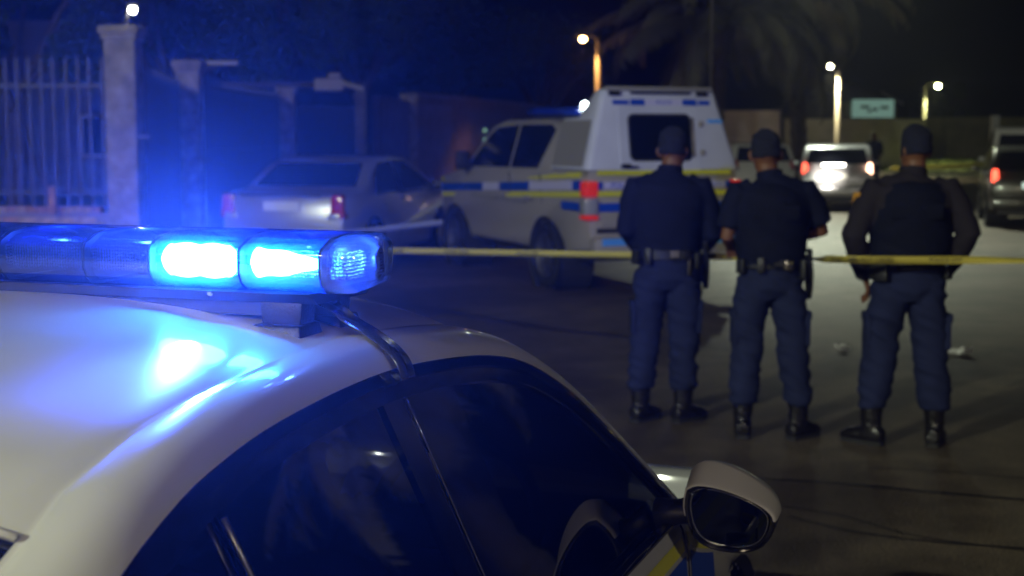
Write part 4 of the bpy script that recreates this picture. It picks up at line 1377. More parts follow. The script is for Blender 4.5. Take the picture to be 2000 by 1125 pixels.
    for sd, hip, knee, ank, ta in legs:
        hem = ank + Vector((0, 0, .115))
        b.tube([hip + Vector((-sd * .008, 0, .0)), hip.lerp(knee, .35), hip.lerp(knee, .75), knee, knee.lerp(hem, .4), knee.lerp(hem, .8), hem, hem + Vector((0, 0, -.012))],
               [(.102 * lw, .122), (.104 * lw, .118), (.096 * lw, .100), (.090 * lw, .095), (.087 * lw, .096), (.086 * lw, .092), (.080 * lw, .086), (.066 * lw, .07)], 20)
    to = b.build('trousers', M['trouser'], root)
    remesh(to, 0.011, 3, fold=(0.016, (2.2, 3.0, 9.5)))
    for sd, hip, knee, ank, ta in legs:
        c = hip.lerp(knee, .66) + Vector((sd * .085 * lw, 0.0, 0))
        pk = MB().box(c, (.034, .15, .19), top=(1, 1))
        po = pk.build('cargo_pocket', M['trouser'], to); bevel(po, .012)
        fp = MB().box(c + Vector((sd * .012, 0, .085)), (.022, .155, .05)).build('pocket_flap', M['trouser'], to); bevel(fp, .008)
    # ---- boots
    for sd, hip, knee, ank, ta in legs:
        t = Vector((math.sin(ta), math.cos(ta), 0)); s_ = Vector((math.cos(ta), -math.sin(ta), 0))
        a0 = Vector((ank.x, ank.y, 0))
        b = MB()
        b.tube([a0 + Vector((0, 0, z)) for z in (.05, .10, .16, .24)], [(.052, .062), (.052, .060), (.057, .062), (.062, .068)], 16, ref=tuple(s_))
        rr = []
        for k, (dd, w_, h_, zc) in enumerate(((-.080, .030, .034, .055), (-.070, .043, .047, .058), (-.02, .050, .058, .066), (.05, .052, .050, .058), (.11, .056, .040, .048), (.160, .049, .033, .042), (.19, .028, .020, .032))):
            c = a0 + t * dd
            rr.append([c + s_ * (w_ * math.cos(2 * PI * q / 14)) + Vector((0, 0, zc + h_ * math.sin(2 * PI * q / 14))) for q in range(14)])
        b.rings(rr)
        bt = b.build('boot', M['boot'], root)
        remesh(bt, .009, 2, fold=(.004, (9, 9, 20)))
        sl = MB(); sr = []
        for dd, w_ in ((-.080, .026), (-.070, .038), (-.02, .042), (.05, .044), (.11, .050), (.16, .044), (.185, .022)):
            c = a0 + t * dd
            sr.append([c + s_ * w_ + Vector((0, 0, .001)), c + s_ * w_ + Vector((0, 0, .024)), c - s_ * w_ + Vector((0, 0, .024)), c - s_ * w_ + Vector((0, 0, .001))])
        sl.rings(sr)
        sl.build('sole', M['rubber'], bt)
    # ---- jacket or shirt
    jm = M[J['jacket']]
    tw = J.get('torso', 1.0)
    b = MB()
    b.tube([(0, 0, 1.00), (0, 0, 1.05), (0, 0, 1.12), (0, -.01, 1.25), (0, -.015, 1.36), (0, -.01, 1.44), (0, -.002, 1.487), (hx * .3, .005, 1.53)],
           [(.190 * tw, .145), (.198 * tw, .152), (.198 * tw, .150), (.215 * tw, .152), (.228 * tw, .150), (.222 * tw, .128), (.150 * tw, .095), (.078, .078)], 24)
    sl_ = J.get('sleeve', 1.0)
    for sd, sh, el, wr in arms:
        end = sh.lerp(el, sl_ * 1.0) if sl_ < 1 else None
        sh2 = sh + Vector((-sd * .02, 0, 0))
        if end is None:
            b.tube([sh2 + Vector((-sd * .05, 0, .0)), sh2, sh.lerp(el, .45), el, el.lerp(wr, .4), el.lerp(wr, .9)], [(.070, .080), (.080, .086), (.076, .080), (.068, .072), (.064, .066), (.050, .050)], 16)
        else:
            b.tube([sh2 + Vector((-sd * .05, 0, .0)), sh2, sh.lerp(end, .5), end], [(.070, .080), (.080, .085), (.076, .080), (.074, .078)], 16)
    jo = b.build('jacket', jm, root)
    remesh(jo, 0.011, 4, fold=(0.008, (2.5, 3.0, 6.5)))
    # collar
    cb_ = MB()
    cb_.tube([(hx * .2, .0, 1.485), (hx * .35, .006, 1.535), (hx * .45, .012, 1.565)], [(.092, .086), (.077, .079), (.078, .082)], 20)
    remesh(cb_.build('collar', jm, jo), .009, 2)
    if 'vest' in J:
        b = MB()
        b.tube([(0, 0, 1.055), (0, -.003, 1.10), (0, -.012, 1.22), (0, -.02, 1.34), (0, -.015, 1.42), (0, -.01, 1.465), (0, -.008, 1.478)],
               [(.198 * tw, .158), (.206 * tw, .164), (.214 * tw, .168), (.206 * tw, .170), (.190 * tw, .155), (.165 * tw, .125), (.13 * tw, .10)], 24)
        vo = b.build('vest', M[J['vest']], root)
        remesh(vo, .011, 3, fold=(.0045, (3, 3, 9)))
        bevel(MB().box((0, -.176, 1.33), (.26 * tw, .012, .085)).build('vest_panel', M[J['vest']], vo), .005)
    if J.get('patch'):
        sd, sh, el, wr = arms[0]
        c = sh.lerp(el, .22)
        po = bevel(MB().box((0, 0, 0), (.010, .055, .065)).build('shoulder_patch', mat('orange_patch', (.55, .26, .03), .6), jo), .003)
        po.location = c + Vector((-.076, -.018, 0)); po.rotation_euler = (0, R(10), R(28))
    # ---- belt and what hangs on it
    bl = MB()
    ring = lambda z, s: [Vector((math.cos(a) * .190 * s * max(1, tw * .97), math.sin(a) * .145 * s, z + .008 * math.sin(a))) for a in np.linspace(0, 2 * PI, 29)[:-1]]
    bl.rings([ring(1.018, 1.0), ring(1.018, 1.03), ring(1.072, 1.03), ring(1.072, 1.0)], cap=False)
    be = bl.build('belt', M['belt'], root, smooth='auto')
    MB().box((0.02, -.152, 1.045), (.05, .012, .04)).build('belt_fitting', M['metal'] if J.get('shiny') else M['black_plastic'], be)
    def hang(name, ang, w_, h_, d_, z, m, drop=0, rz_=None, tilt=0):
        c = Vector((math.cos(ang) * (.20 + d_ / 2) * max(1, tw * .97), math.sin(ang) * (.152 + d_ / 2), z))
        o = MB().box((0, 0, 0), (d_, w_, h_), top=(.9, .9)).build(name, m, be)
        o.location = c; o.rotation_euler = (tilt, 0, math.atan2(math.sin(ang) / .15, math.cos(ang) / .2))
        bevel(o, min(w_, h_, d_) * .25)
        return o
    for nm, a, w_, h_, d_, z, mm in J.get('kit', []):
        hang(nm, R(a), w_, h_, d_, z, M[mm])
    if J.get('holster') is not None:
        a = R(J['holster'])
        c = Vector((math.cos(a) * .225 * max(1, tw * .97), math.sin(a) * .18, .955))
        hb_ = MB()
        hb_.tube([(0, 0, .11), (0, 0.0, .03), (0, .015, -.06), (0, .03, -.14)], [(.022, .05), (.026, .055), (.024, .042), (.018, .026)], 10, ref=(1, 0, 0))
        ho = hb_.build('holster', M['belt'], be, smooth='auto'); ho.location = c; ho.rotation_euler = (R(14), R(-6), 0)
        gp_ = MB().box((0, -.035, .135), (.028, .045, .09)).box((0, .0, .10), (.024, .12, .03))
        g_ = gp_.build('pistol_grip', M['black_plastic'], ho); bevel(g_, .006)
    # ---- beanie or cap
    if J.get('hat', 'beanie') == 'beanie':
        b = MB()
        b.tube([hp(0, -.006, -.015), hp(0, -.004, .03), hp(0, -.006, .07), hp(0, -.012, .105), hp(0, -.020, .128), hp(0, -.026, .138)], [(.081, .103), (.084, .107), (.083, .106), (.077, .094), (.055, .066), (.022, .025)], 22)
        b.tube([hp(0, -.010, -.022), hp(0, -.004, .018)], [(.085, .107), (.087, .110)], 22)
        ho = b.build('beanie', M['beanie'], root)
        remesh(ho, .008, 3, fold=(.006, (6, 6, 14)))
    elif J.get('hat') == 'cap':
        b = MB()
        b.tube([hp(0, -.004, .02), hp(0, -.006, .06), hp(0, -.010, .10), hp(0, -.012, .128)], [(.086, .106), (.087, .107), (.074, .09), (.03, .04)], 22)
        rws = [[hp(x, .085 + .075 * k * (1 - (x / .075) ** 2) ** .5 if abs(x) < .075 else .085, .03 - .012 * k) for x in np.linspace(-.0749, .0749, 11)] for k in (0, .5, 1)]
        b.grid(rws)
        b.build('cap', M['navy'], root, smooth='auto')
    else:
        b = MB()
        b.tube([hp(0, -.014, -.03), hp(0, -.014, .03), hp(0, -.010, .09), hp(0, -.008, .126)], [(.079, .090), (.083, .099), (.072, .088), (.03, .04)], 18)
        remesh(b.build('hair', M['hair'], root), .009, 2, fold=(.004, (20, 20, 20)))
    return root

def standpt(px, py): 
    p = at_z(px, py, 0.0); return p
p1 = standpt(1300, 822); p2 = standpt(1498, 853); p3 = standpt(1765, 868)
kitA = [('pouch', 205, .06, .085, .035, 1.02, 'belt'), ('radio', 232, .045, .10, .03, 1.03, 'black_plastic'), ('cuff_case', 292, .065, .06, .03, 1.035, 'belt'), ('pouch', 318, .05, .10, .035, 1.0, 'belt'), ('magazine_pouch', 340, .04, .09, .03, 1.02, 'belt')]
# the left officer: hands clasped at the front, elbows out
o1 = person((p1.x, p1.y, 0), R(2), 'officer in plain navy jacket and beanie, nearest the police pickup', dict(
    feet=((-.155, .0, .75, .01), (.105, -.02, .95, .0)), armL=((-.250, -.02, 1.19), (-.14, .22, 1.05)), armR=((.268, -.02, 1.16), (.17, .20, .98)),
    jacket='navy', head=(.03, .035), turn=-.45, torso=1.06, kit=kitA + [('torch', 300, .03, .13, .03, .98, 'metal')], holster=-8, shiny=True, legw=1.0), 0.995, 'officers standing behind the tape')
# the middle officer: short sleeves and vest, forearms forward
o2 = person((p2.x, p2.y, 0), R(0), 'middle officer in short sleeves and dark vest with bare forearms', dict(
    feet=((-.145, .0, .15, .01), (.170, -.05, .85, .01)), armL=((-.258, -.02, 1.18), (-.20, .22, 1.12)), armR=((.305, .03, 1.21), (.17, .28, 1.17)),
    jacket='navy', vest='navy2', sleeve=.80, head=(-.035, .03), turn=-.1, torso=1.0,
    kit=[('pouch', 212, .06, .085, .035, 1.02, 'belt'), ('radio', 248, .045, .09, .03, 1.03, 'black_plastic'), ('cuff_case', 290, .06, .06, .03, 1.03, 'metal'), ('pouch', 325, .06, .12, .04, 1.0, 'belt')], holster=-12), 0.985, 'officers standing behind the tape')
# the right officer: hands in the front pockets
o3 = person((p3.x, p3.y, 0), R(-4), 'officer in grey sleeves and navy vest with an orange shoulder patch, rightmost', dict(
    feet=((-.185, .0, -.85, .01), (.165, -.01, .35, .01)), armL=((-.318, -.05, 1.19), (-.22, .10, .93)), armR=((.312, -.05, 1.20), (.21, .10, .95)),
    jacket='grey_sleeve', vest='navy2', head=(.025, .03), turn=.5, torso=1.08, patch=True, legw=1.05,
    kit=[('pouch', 222, .09, .10, .045, .99, 'black_plastic'), ('radio', 205, .05, .11, .04, 1.0, 'black_plastic'), ('cuff_case', 272, .06, .05, .02, 1.045, 'belt'), ('pouch', 330, .06, .10, .035, 1.0, 'belt')]), 1.0, 'officers standing behind the tape')
# bystanders further back
far = at_z(1705, 362)
person((far.x, far.y, 0), R(170), 'distant person in dark clothes by the white hatchback', dict(
    feet=((-.12, 0, 0, .01), (.12, .02, .1, .01)), armL=((-.26, .0, 1.18), (-.2, .16, 1.02)), armR=((.27, .03, 1.18), (.2, .16, 1.02)),
    jacket='navy', hat='hair', kit=[], torso=1.1), 1.0)

# ================================================================== POLICE TAPE
def tape(name, pts, w, m, label, twist, text=None, sub=14):
    P = catmull(pts, sub); b = MB(); rws = []
    for i, p in enumerate(P):
        t = i / (len(P) - 1)
        a = twist(t)
        a_ = P[max(0, i - 1)]; c_ = P[min(len(P) - 1, i + 1)]
        d = Vector(c_ - a_).normalized()
        up = Vector((0, 0, 1)); n = d.cross(up).normalized()
        wv = up * math.cos(a) + n * math.sin(a)
        p = Vector(p)
        rws.append([p - wv * w / 2, p, p + wv * w / 2])
    b.grid(rws)
    o = b.build(name, m, smooth=True)
    s_ = o.modifiers.new('s', 'SOLIDIFY'); s_.thickness = .0008; s_.offset = 0
    apply_mods(o)
    tag(o, label, 'tape')
    # printed lettering lying on the tape
    if text:
        for word, t0 in text:
            i = int(t0 * (len(P) - 1)); p = Vector(P[i]); d = Vector(P[min(i + 3, len(P) - 1)] - P[max(0, i - 3)]).normalized()
            if d.x < 0: d = -d
            f = math.atan2(d.y, d.x); el = math.asin(d.z)
            text_mesh(word, w * .78, M['print'], 'lettering', o, p + Vector((math.sin(f), -math.cos(f), 0)) * .003, (R(90), -el, f))
    return o
def tp(px, py, Y): 
    v = at_y(px, py, Y); return (v.x, v.y, v.z)
tape('police_tape', [tp(2120, 511, 7.6), tp(2000, 509, 7.65), tp(1890, 508, 7.72), tp(1770, 508, 7.72), tp(1660, 507, 7.74), tp(1625, 506, 7.95), tp(1592, 505, 8.35), tp(1500, 503, 8.6), tp(1400, 501, 8.85), tp(1220, 498, 9.1), tp(1000, 494, 9.6), tp(800, 490, 10.3), tp(690, 487, 10.9), tp(520, 484, 12.8), tp(430, 492, 14.2), (at_y(243, 200, 17).x + .19, 16.9, .30)],
     0.042, M['tape_yellow'], 'yellow and black police tape stretched at waist height across the road',
     lambda t: 1.15 * math.exp(-((t - .405) / .03) ** 2) + .9 * math.exp(-((t - .03) / .08) ** 2) + .25 * math.sin(t * 17),
     [('POLICE LINE', .285), ('DO NOT CROSS', .24), ('POLICE LINE', .16), ('POLICE LINE', .66), ('DO NOT CROSS', .70), ('POLICE LINE', .75), ('DO NOT CROSS', .56)])
tape('police_tape', [tp(866, 434, 15.2), tp(800, 440, 14.8), tp(740, 448, 14.4), tp(660, 456, 14.0), tp(560, 472, 13.9), tp(430, 482, 15.2), (at_y(243, 200, 17).x + .19, 16.8, .38)], .055, M['tape_blue'],
     'pale tape running beside the silver sedan towards the pickup', lambda t: .5 * math.sin(t * 9))
tape('police_tape', [tp(1935, 318, 55), tp(1870, 324, 55), tp(1800, 327, 55), tp(1740, 330, 55)], .12, M['tape_yellow'],
     'distant yellow tape sagging in front of the grass verge', lambda t: .2)

# ================================================================== LEFT SIDE: FENCE, PILLARS, GATES
def pillar(x, y, h, w, label, group):
    root = empty('gate_pillar', (x, y, 0.1), 0, label, 'pillar', group)
    b = MB(); n = 10; rr = []
    for i in range(n + 1):
        z = (h - .16 - .1) * i / n
        rr.append([(cx * w / 2 * (1 + .012 * noise.noise(Vector((i, cx, x)))), cy_ * w / 2, z) for cx, cy_ in ((-1, -1), (1, -1), (1, 1), (-1, 1))])
    b.rings(rr); o = b.build('shaft', M['plaster'], root); bevel(o, .012, 2)
    bevel(MB().box((0, 0, h - .26 + .035), (w * 1.14, w * 1.14, .07)).build('moulding', M['plaster'], root), .012)
    bevel(MB().box((0, 0, h - .26 + .115), (w * 1.32, w * 1.32, .09), top=(.96, .96)).build('cap', M['plaster'], root), .015)
    return root
X1 = at_y(243, 200, 17).x; X2 = at_y(371, 200, 22.4).x
pl1 = pillar(X1, 17, 3.0, .36, 'tall rough plaster gate pillar with a lamp on its cap', None)
pl2 = pillar(X2, 22.4, 2.88, .36, 'second plaster gate pillar right of the tall lamp pillar', None)
# small lamp on the first pillar
ll = at_y(262, 20, 17)
lm = empty('pillar_lamp', (ll.x - .06, 17, 2.99), 0, 'small lit lamp on top of the tall gate pillar', 'lamp')
MB().tube([(-.03, 0, 0), (-.03, 0, .12), (0, 0, .2)], .02, 8).build('bracket', M['steel_dark'], lm, smooth=True)
MB().lathe([(0, -.045), (.035, -.03), (.045, 0), (.035, .03), (0, .045)], c=(.05, -.03, ll.z - 2.99), n=14).build('bulb', emit_mat('small_lamp_glow', (1.0, .97, .85), 70), lm, smooth=True)
MB().box((.05, .0, ll.z - 2.99 + .05), (.12, .1, .03)).build('lamp_shade', M['steel_dark'], lm)
light('lamp_light', lm, (.05, -.12, ll.z - 2.99), 3, (1, .95, .8), radius=.03)
# low brick wall with the palisade fence on it
def brick_wall(x0, x1, y, h, label, name='low_brick_wall'):
    root = empty(name, (x0, y, 0.1), 0, label, 'wall')
    L_ = x1 - x0
    MB().box((L_ / 2, .10, (h - .1) / 2), (L_, .16, h - .1)).build('mortar_core', M['mortar'], root)
    bw, bh, g = .22, .073, .012
    protos = []
    for k in range(4):
        me = MB().box((0, 0, 0), (bw, .05, bh)).mesh('brick', M['brick_a'] if k < 2 else M['brick_b'])
        protos.append(me)
    rows = int((h - .1) / (bh + g)); cnt = 0
    for r in range(rows - 1, -1, -1):
        nb = int(L_ / (bw + g))
        for k in range(nb):
            if cnt >= 300: break
            o = link('brick', random.choice(protos), root)
            o.location = ((k + .5 + (.0 if r % 2 else .35)) * (bw + g), .018 + random.uniform(-.006, .006), (r + .5) * (bh + g))
            o.rotation_euler = (0, 0, random.uniform(-.01, .01))
            cnt += 1
    # coping bricks
    cp = MB().box((0, 0, 0), (.10, .26, .07)).mesh('coping_brick', M['brick_b'])
    cp2 = MB().box((0, 0, 0), (.10, .26, .07)).mesh('coping_brick', M['brick_a'])
    nb = int(L_ / .112)
    for k in range(nb):
        o = link('coping_brick', random.choice((cp, cp2)), root)
        o.location = ((k + .5) * .112, .10, h - .1 + .04 + random.uniform(-.004, .004))
    return root
xf0 = at_y(-40, 400, 17).x
brick_wall(xf0, X1 - .19, 16.95, .82, 'low pink brick wall under the palisade fence at the left edge')
kerbw = brick_wall(xf0, X1 + .15, 16.45, .62, 'lower brick planter wall in front of the palisade fence', 'planter_wall')
fn = empty('palisade_fence', (xf0, 17.1, .84), 0, 'grey steel palisade fence of upright bars left of the tall pillar', 'fence')
Lf = (X1 - .19) - xf0
bar_me = MB().box((0, 0, .88), (.026, .02, 1.76)).add([(-.013, -.01, 1.76), (.013, -.01, 1.76), (.013, .01, 1.76), (-.013, .01, 1.76), (0, 0, 1.84)], [(0, 1, 4), (1, 2, 4), (2, 3, 4), (3, 0, 4)]).mesh('upright_bar', M['steel_dark'])
k = 0; x = .04
while x < Lf:
    o = link('upright_bar', bar_me, fn); o.location = (x, 0, random.uniform(-.006, .006)); o.rotation_euler = (0, random.uniform(-.006, .006), 0)
    x += .142
for z in (.22, 1.48):
    MB().box((Lf / 2, .02, z), (Lf, .02, .04)).build('rail', M['steel_dark'], fn)
st_ = at_y(104, 362, 16.9)
stub = MB().box((0, 0, 0), (.075, .06, .32)).build('post_stub', M['brick_a']); stub.location = (st_.x, 16.85, .98)
tag(stub, 'short pinkish post standing on the brick wall before the fence', 'post')

def bar_gate(x0, y0, x1, y1, h, label, name='steel_gate', nb=None, m='gate_dark', solid=True):
    dx, dy = x1 - x0, y1 - y0; L_ = math.hypot(dx, dy); a = math.atan2(dy, dx)
    root = empty(name, (x0, y0, .11), a, label, 'gate')
    for z in (.15, h - .12, h * .55): MB().box((L_ / 2, 0, z), (L_, .03, .05)).build('rail', M[m], root)
    me = MB().box((0, -.018, h / 2), (.03, .02, h)).mesh('upright_bar', M[m])
    n_ = nb or int(L_ / .14)
    for k in range(n_):
        o = link('upright_bar', me, root); o.location = ((k + .5) * L_ / n_, 0, 0)
    if solid:
        MB().box((L_ / 2, .03, h / 2), (L_, .006, h - .1)).build('sheet_backing', M[m], root)
    return root
bar_gate(X1 + .2, 17.1, X2 - .15, 22.25, 2.45, 'dark sheet-backed gate between the two plaster pillars')
bk_ = at_y(284, 267, 17.0)
tag(MB().box((bk_.x, 16.92, bk_.z), (.16, .05, .05)).build('gate_bracket', M['panel_grey']), 'small pale bracket sticking out of the tall pillar', 'bracket')
# walls and gates going down the street
def wall_run(x0, y0, x1, y1, h, m, label, th=.18, coping=None):
    dx, dy = x1 - x0, y1 - y0; L_ = math.hypot(dx, dy); a = math.atan2(dy, dx)
    root = empty('boundary_wall', (x0, y0, .1), a, label, 'wall')
    MB().box((L_ / 2, 0, h / 2), (L_, th, h)).build('wall_face', M[m], root)
    MB().box((L_ / 2, 0, h + .04), (L_ + .04, th * 1.5, .08)).build('coping', M[coping or m], root)
    return root
Y3 = 31; X3 = at_y(560, 200, Y3).x
pillar(X3, Y3, 2.75, .34, 'dim plaster pillar behind the silver sedan roof', None)
bar_gate(X2 + .15, 22.6, X3 - .15, Y3 - .2, 2.5, 'dark steel driveway gate behind the silver sedan')
tb = at_y(432, 123, 24)
tag(MB().box((tb.x, 24, tb.z), (.55, .08, .07)).build('gate_beam', M['fascia']), 'thin lit beam end beside the second pillar cap', 'beam')
# carport
cpR = empty('carport', (at_y(655, 160, 32).x, 32.6, .1), 0, 'flat roofed carport with a pale fascia behind the left walls', 'carport')
hh = at_y(640, 165, 32).z - .1
MB().box((-.15, -.6, hh), (.62, .10, .26)).build('fascia', M['fascia'], cpR)
MB().prism([(.16, hh + .09), (.62, hh - .06), (.62, hh - .14), (.16, hh - .02)], -.64, -.58, 'Y').build('fascia', M['fascia'], cpR)
MB().box((-.02, -.62, hh + .20), (.26, .06, .10)).build('fascia_end', M['fascia'], cpR)
MB().box((-2.0, 1.6, hh + .0), (4.6, 4.2, .12)).build('roof', M['roof_tile'], cpR)
for x in (.55, -3.6): MB().box((x, -.5, hh / 2), (.24, .24, hh)).build('support_post', M['plaster_d'], cpR)
Y5 = 38; 
xA = at_y(700, 250, 33).x; xB = at_y(800, 250, 40).x; xC = at_y(868, 250, 44).x; xD = at_y(1010, 250, 56).x
bar_gate(X3 + .2, Y3 + .2, xA, 33, 2.3, 'dark gate right of the dim plaster pillar')
wall_run(xA + .4, 33.2, xB - .1, 40, 2.45, 'plaster_d', 'grey plaster wall behind the silver sedan')
pillar(xB, 40.2, 2.85, .42, 'far pale pillar at the end of the grey plaster wall', None)
gp2 = empty('panel_gate', (xB + .2, 40.4, .1), math.atan2(3.6, xC - xB), 'pale grey panelled gate beyond the silver sedan', 'gate')
Lg = math.hypot(3.6, xC - xB)
for k in range(6):
    MB().box(((k + .5) * Lg / 6, 0, 1.25), (Lg / 6 - .02, .05, 2.5)).build('panel', M['panel_grey'], gp2)
wall_run(xB, 40.9, xD + 1.0, 58, 2.75, 'plaster_d', 'long dim wall running behind the police pickup', coping='panel_grey')
wall_run(xC, 44.5, xC + 1.6, 50.5, 2.3, 'gate_dark', 'dark low wall beside the police pickup cab')
tl = at_y(950, 255, 46)
for dz in (0, -.28):
    o = MB().lathe([(0, -.03), (.05, -.02), (.06, 0), (.05, .02), (0, .03)], axis='Y', n=12).build('signal_lamp', emit_mat('pale_green_glow', (.45, .85, .65), .55))
    o.location = (tl.x, 43.6, tl.z + dz)
    tag(o, ('upper' if dz == 0 else 'lower') + ' of two small greenish lights above the pickup bonnet', 'lamp')
# a house body behind the walls
hs = empty('dark_house', (-13.5, 45, 0), 0, 'dark house with tiled roof behind the left walls', 'house')
MB().box((0, 0, 1.6), (10, 8, 3.2)).build('wall', M['plaster_d'], hs)
MB().prism([(-5.4, 3.2), (5.4, 3.2), (3.0, 4.9), (-3.0, 4.9)], -4.4, 4.4, 'Y').build('roof', M['roof_tile'], hs)
for x in (-2.5, 2.0):
    w_ = MB().box((x, -4.03, 1.7), (1.5, .06, 1.2)).build('window', M['fascia'], hs)
    MB().box((x, -4.07, 1.7), (1.35, .03, 1.05)).build('pane', M['dark_glass'], w_)
# ================================================================== RIGHT SIDE
pw = at_y(1480, 255, 58)
wall_run(at_y(1405, 255, 58).x, 62.5, at_y(1530, 255, 60).x + .3, 62.5, at_y(1470, 224, 62.5).z, 'wall_lilac', 'lilac grey wall behind the middle officer')
wall_run(at_y(1536, 255, 63).x, 63.5, at_y(1800, 255, 66).x, 65.5, at_y(1640, 240, 64).z, 'house_wall', 'pale plaster wall behind the white hatchback')
wall_run(at_y(1800, 255, 74).x, 74, at_y(2080, 255, 74).x, 74, at_y(1860, 232, 74).z - .1, 'wall_olive', 'olive boundary wall beyond the grass verge')
gh = empty('gabled_house', (at_y(1695, 200, 80).x, 84, 0), 0, 'dark gabled house with a lit greenish sign panel on its front', 'house')
zt_ = at_y(1690, 155, 80).z; ze = at_y(1780, 200, 80).z
hwid = at_y(1785, 200, 80).x - at_y(1600, 200, 80).x
MB().box((0, 4, ze / 2), (hwid, 8, ze)).build('wall', M['roof_tile'], gh)
MB().prism([(-hwid / 2 - .3, ze - .1), (hwid / 2 + .3, ze - .1), (.2, zt_)], -.4, 8.4, 'Y').build('roof', M['roof_tile'], gh)
MB().prism([(hwid / 2 + .3, ze - .12), (hwid / 2 + .32, ze + .05), (hwid / 2 - 1.0, ze + .75), (hwid / 2 - 1.0, ze + .60)], -.5, -.42, 'Y').build('fascia', M['fascia'], gh)
MB().box((hwid / 2 - .38, -.08, ze - .75), (.75, .1, 1.5)).build('lit_wall_bay', mat('warm_lit_wall', (.42, .32, .14), .8), gh)  # lamplight on the gable put in as a warm paler colour
cx_ = at_y(1705, 212, 80).x - gh.location.x
sg_ = MB().box((cx_, -4.0, at_y(1705, 212, 80).z), (2.3, .1, 1.0)).build('sign_panel', mat('sign_face', (.40, .62, .55), .6, emis=(.45, .80, .66), estr=.32), gh)
for dx_, w_, dz_ in ((-.45, .5, .08), (.1, .3, -.05), (.62, .45, .05), (-.2, .2, -.15)):
    MB().box((cx_ + dx_, -4.06, at_y(1705, 212, 80).z + dz_), (w_, .02, .16)).build('sign_marking', mat('sign_mark', (.10, .20, .17), .7), sg_)
MB().box((cx_ - 1.5, -3.9, at_y(1650, 215, 80).z), (.7, .1, .9)).build('side_panel', M['house_wall'], gh)
MB().box((at_y(1740, 245, 76).x - gh.location.x, -5, 1.95), (1.6, .1, .5)).build('low_window', mat('warm_low_window', (.45, .25, .1), .7, emis=(.9, .42, .12), estr=.12), gh)
gpp = at_y(1943, 245, 50)
tag(MB().box((gpp.x, 50, 1.2), (.25, .25, 2.4)).build('pale_post', M['white_far']), 'pale post standing beyond the white van', 'post')

# ------------------------------------------------------------------ PALMS
def frond_mesh(L_, droop, seed):
    rnd = random.Random(seed)
    b = MB(); P = []
    a = R(62); p = np.array([0., 0.]); n = 16
    for i in range(n + 1):
        P.append(p.copy()); p = p + np.array([math.cos(a), math.sin(a)]) * L_ / n; a -= R(droop) / n * (0.7 + .6 * i / n)
    pts = [Vector((q[0], 0, q[1])) for q in P]
    b.tube(pts, [.035 * (1 - .8 * i / n) for i in range(n + 1)], 5)
    for i in range(2, n + 1):
        for h in (0, .33, .66):
            if i == n and h: continue
            q = pts[i - 1].lerp(pts[i], h) if h else pts[i]
            d = (pts[min(n, i + 1)] - pts[i - 1]).normalized()
            t = i / n
            ln = L_ * .17 * math.sin(PI * min(1, .18 + t * .75)) + .12
            for sd in (-1, 1):
                tipd = (d * .75 + Vector((0, sd * .75, -.35 + rnd.uniform(-.15, .15)))).normalized()
                w = .05
                m_ = q + tipd * ln * .55 + Vector((0, 0, -.03))
                tp_ = q + tipd * ln + Vector((0, 0, -.22 * ln))
                b.add([q + d * w, q - d * w, m_ - d * w, m_ + d * w, tp_], [(0, 1, 2, 3), (3, 2, 4)])
    return b.mesh('frond', M['palm_leaf'], fix=False)
def palm(x, y, zc, L_, label, nfr, seed):
    rnd = random.Random(seed)
    root = empty('palm_tree', (x, y, 0), 0, label, 'palm tree', 'palms behind the pickup')
    pts = []; rad = []
    for i in range(25):
        z = zc * i / 24
        pts.append((.12 * math.sin(i * .2 + seed), .05 * math.cos(i), z)); rad.append(.30 + (.035 if i % 2 else -.01) - .05 * i / 24)
    MB().tube(pts, rad, 14).build('trunk', M['bark'], root, smooth='auto')
    MB().lathe([(0, -.5), (.3, -.45), (.42, -.1), (.4, .2), (.15, .45), (0, .5)], c=(pts[-1][0], 0, zc + .1), n=12).build('crown_heart', M['bark'], root)
    ms = [frond_mesh(L_ * s, d, seed * 10 + k) for k, (s, d) in enumerate(((1.0, 95), (1.05, 120), (.95, 145), (.85, 165), (1.0, 75)))]
    for k in range(nfr):
        o = link('frond', rnd.choice(ms), root)
        o.location = (pts[-1][0], 0, zc + .15)
        az = 2 * PI * (k * .618034) + rnd.uniform(-.2, .2)
        o.rotation_euler = (rnd.uniform(-.15, .15), rnd.uniform(-.30, 1.05), az)
        s = rnd.uniform(.85, 1.12); o.scale = (s, s, s)
    return root
c_ = at_y(1405, 62, 47); palm(c_.x, 47, c_.z, 5.2, 'large drooping palm directly behind the tall thin lamp pole', 42, 3)
palm(13.5, 15.5, 4.6, 3.4, 'palm standing on the right, out of the picture, mirrored in the near car window', 44, 5)
c_ = at_y(1565, 10, 52); palm(c_.x, 52, c_.z, 4.6, 'second palm with thick dark trunk, right of the lamp pole', 40, 8)

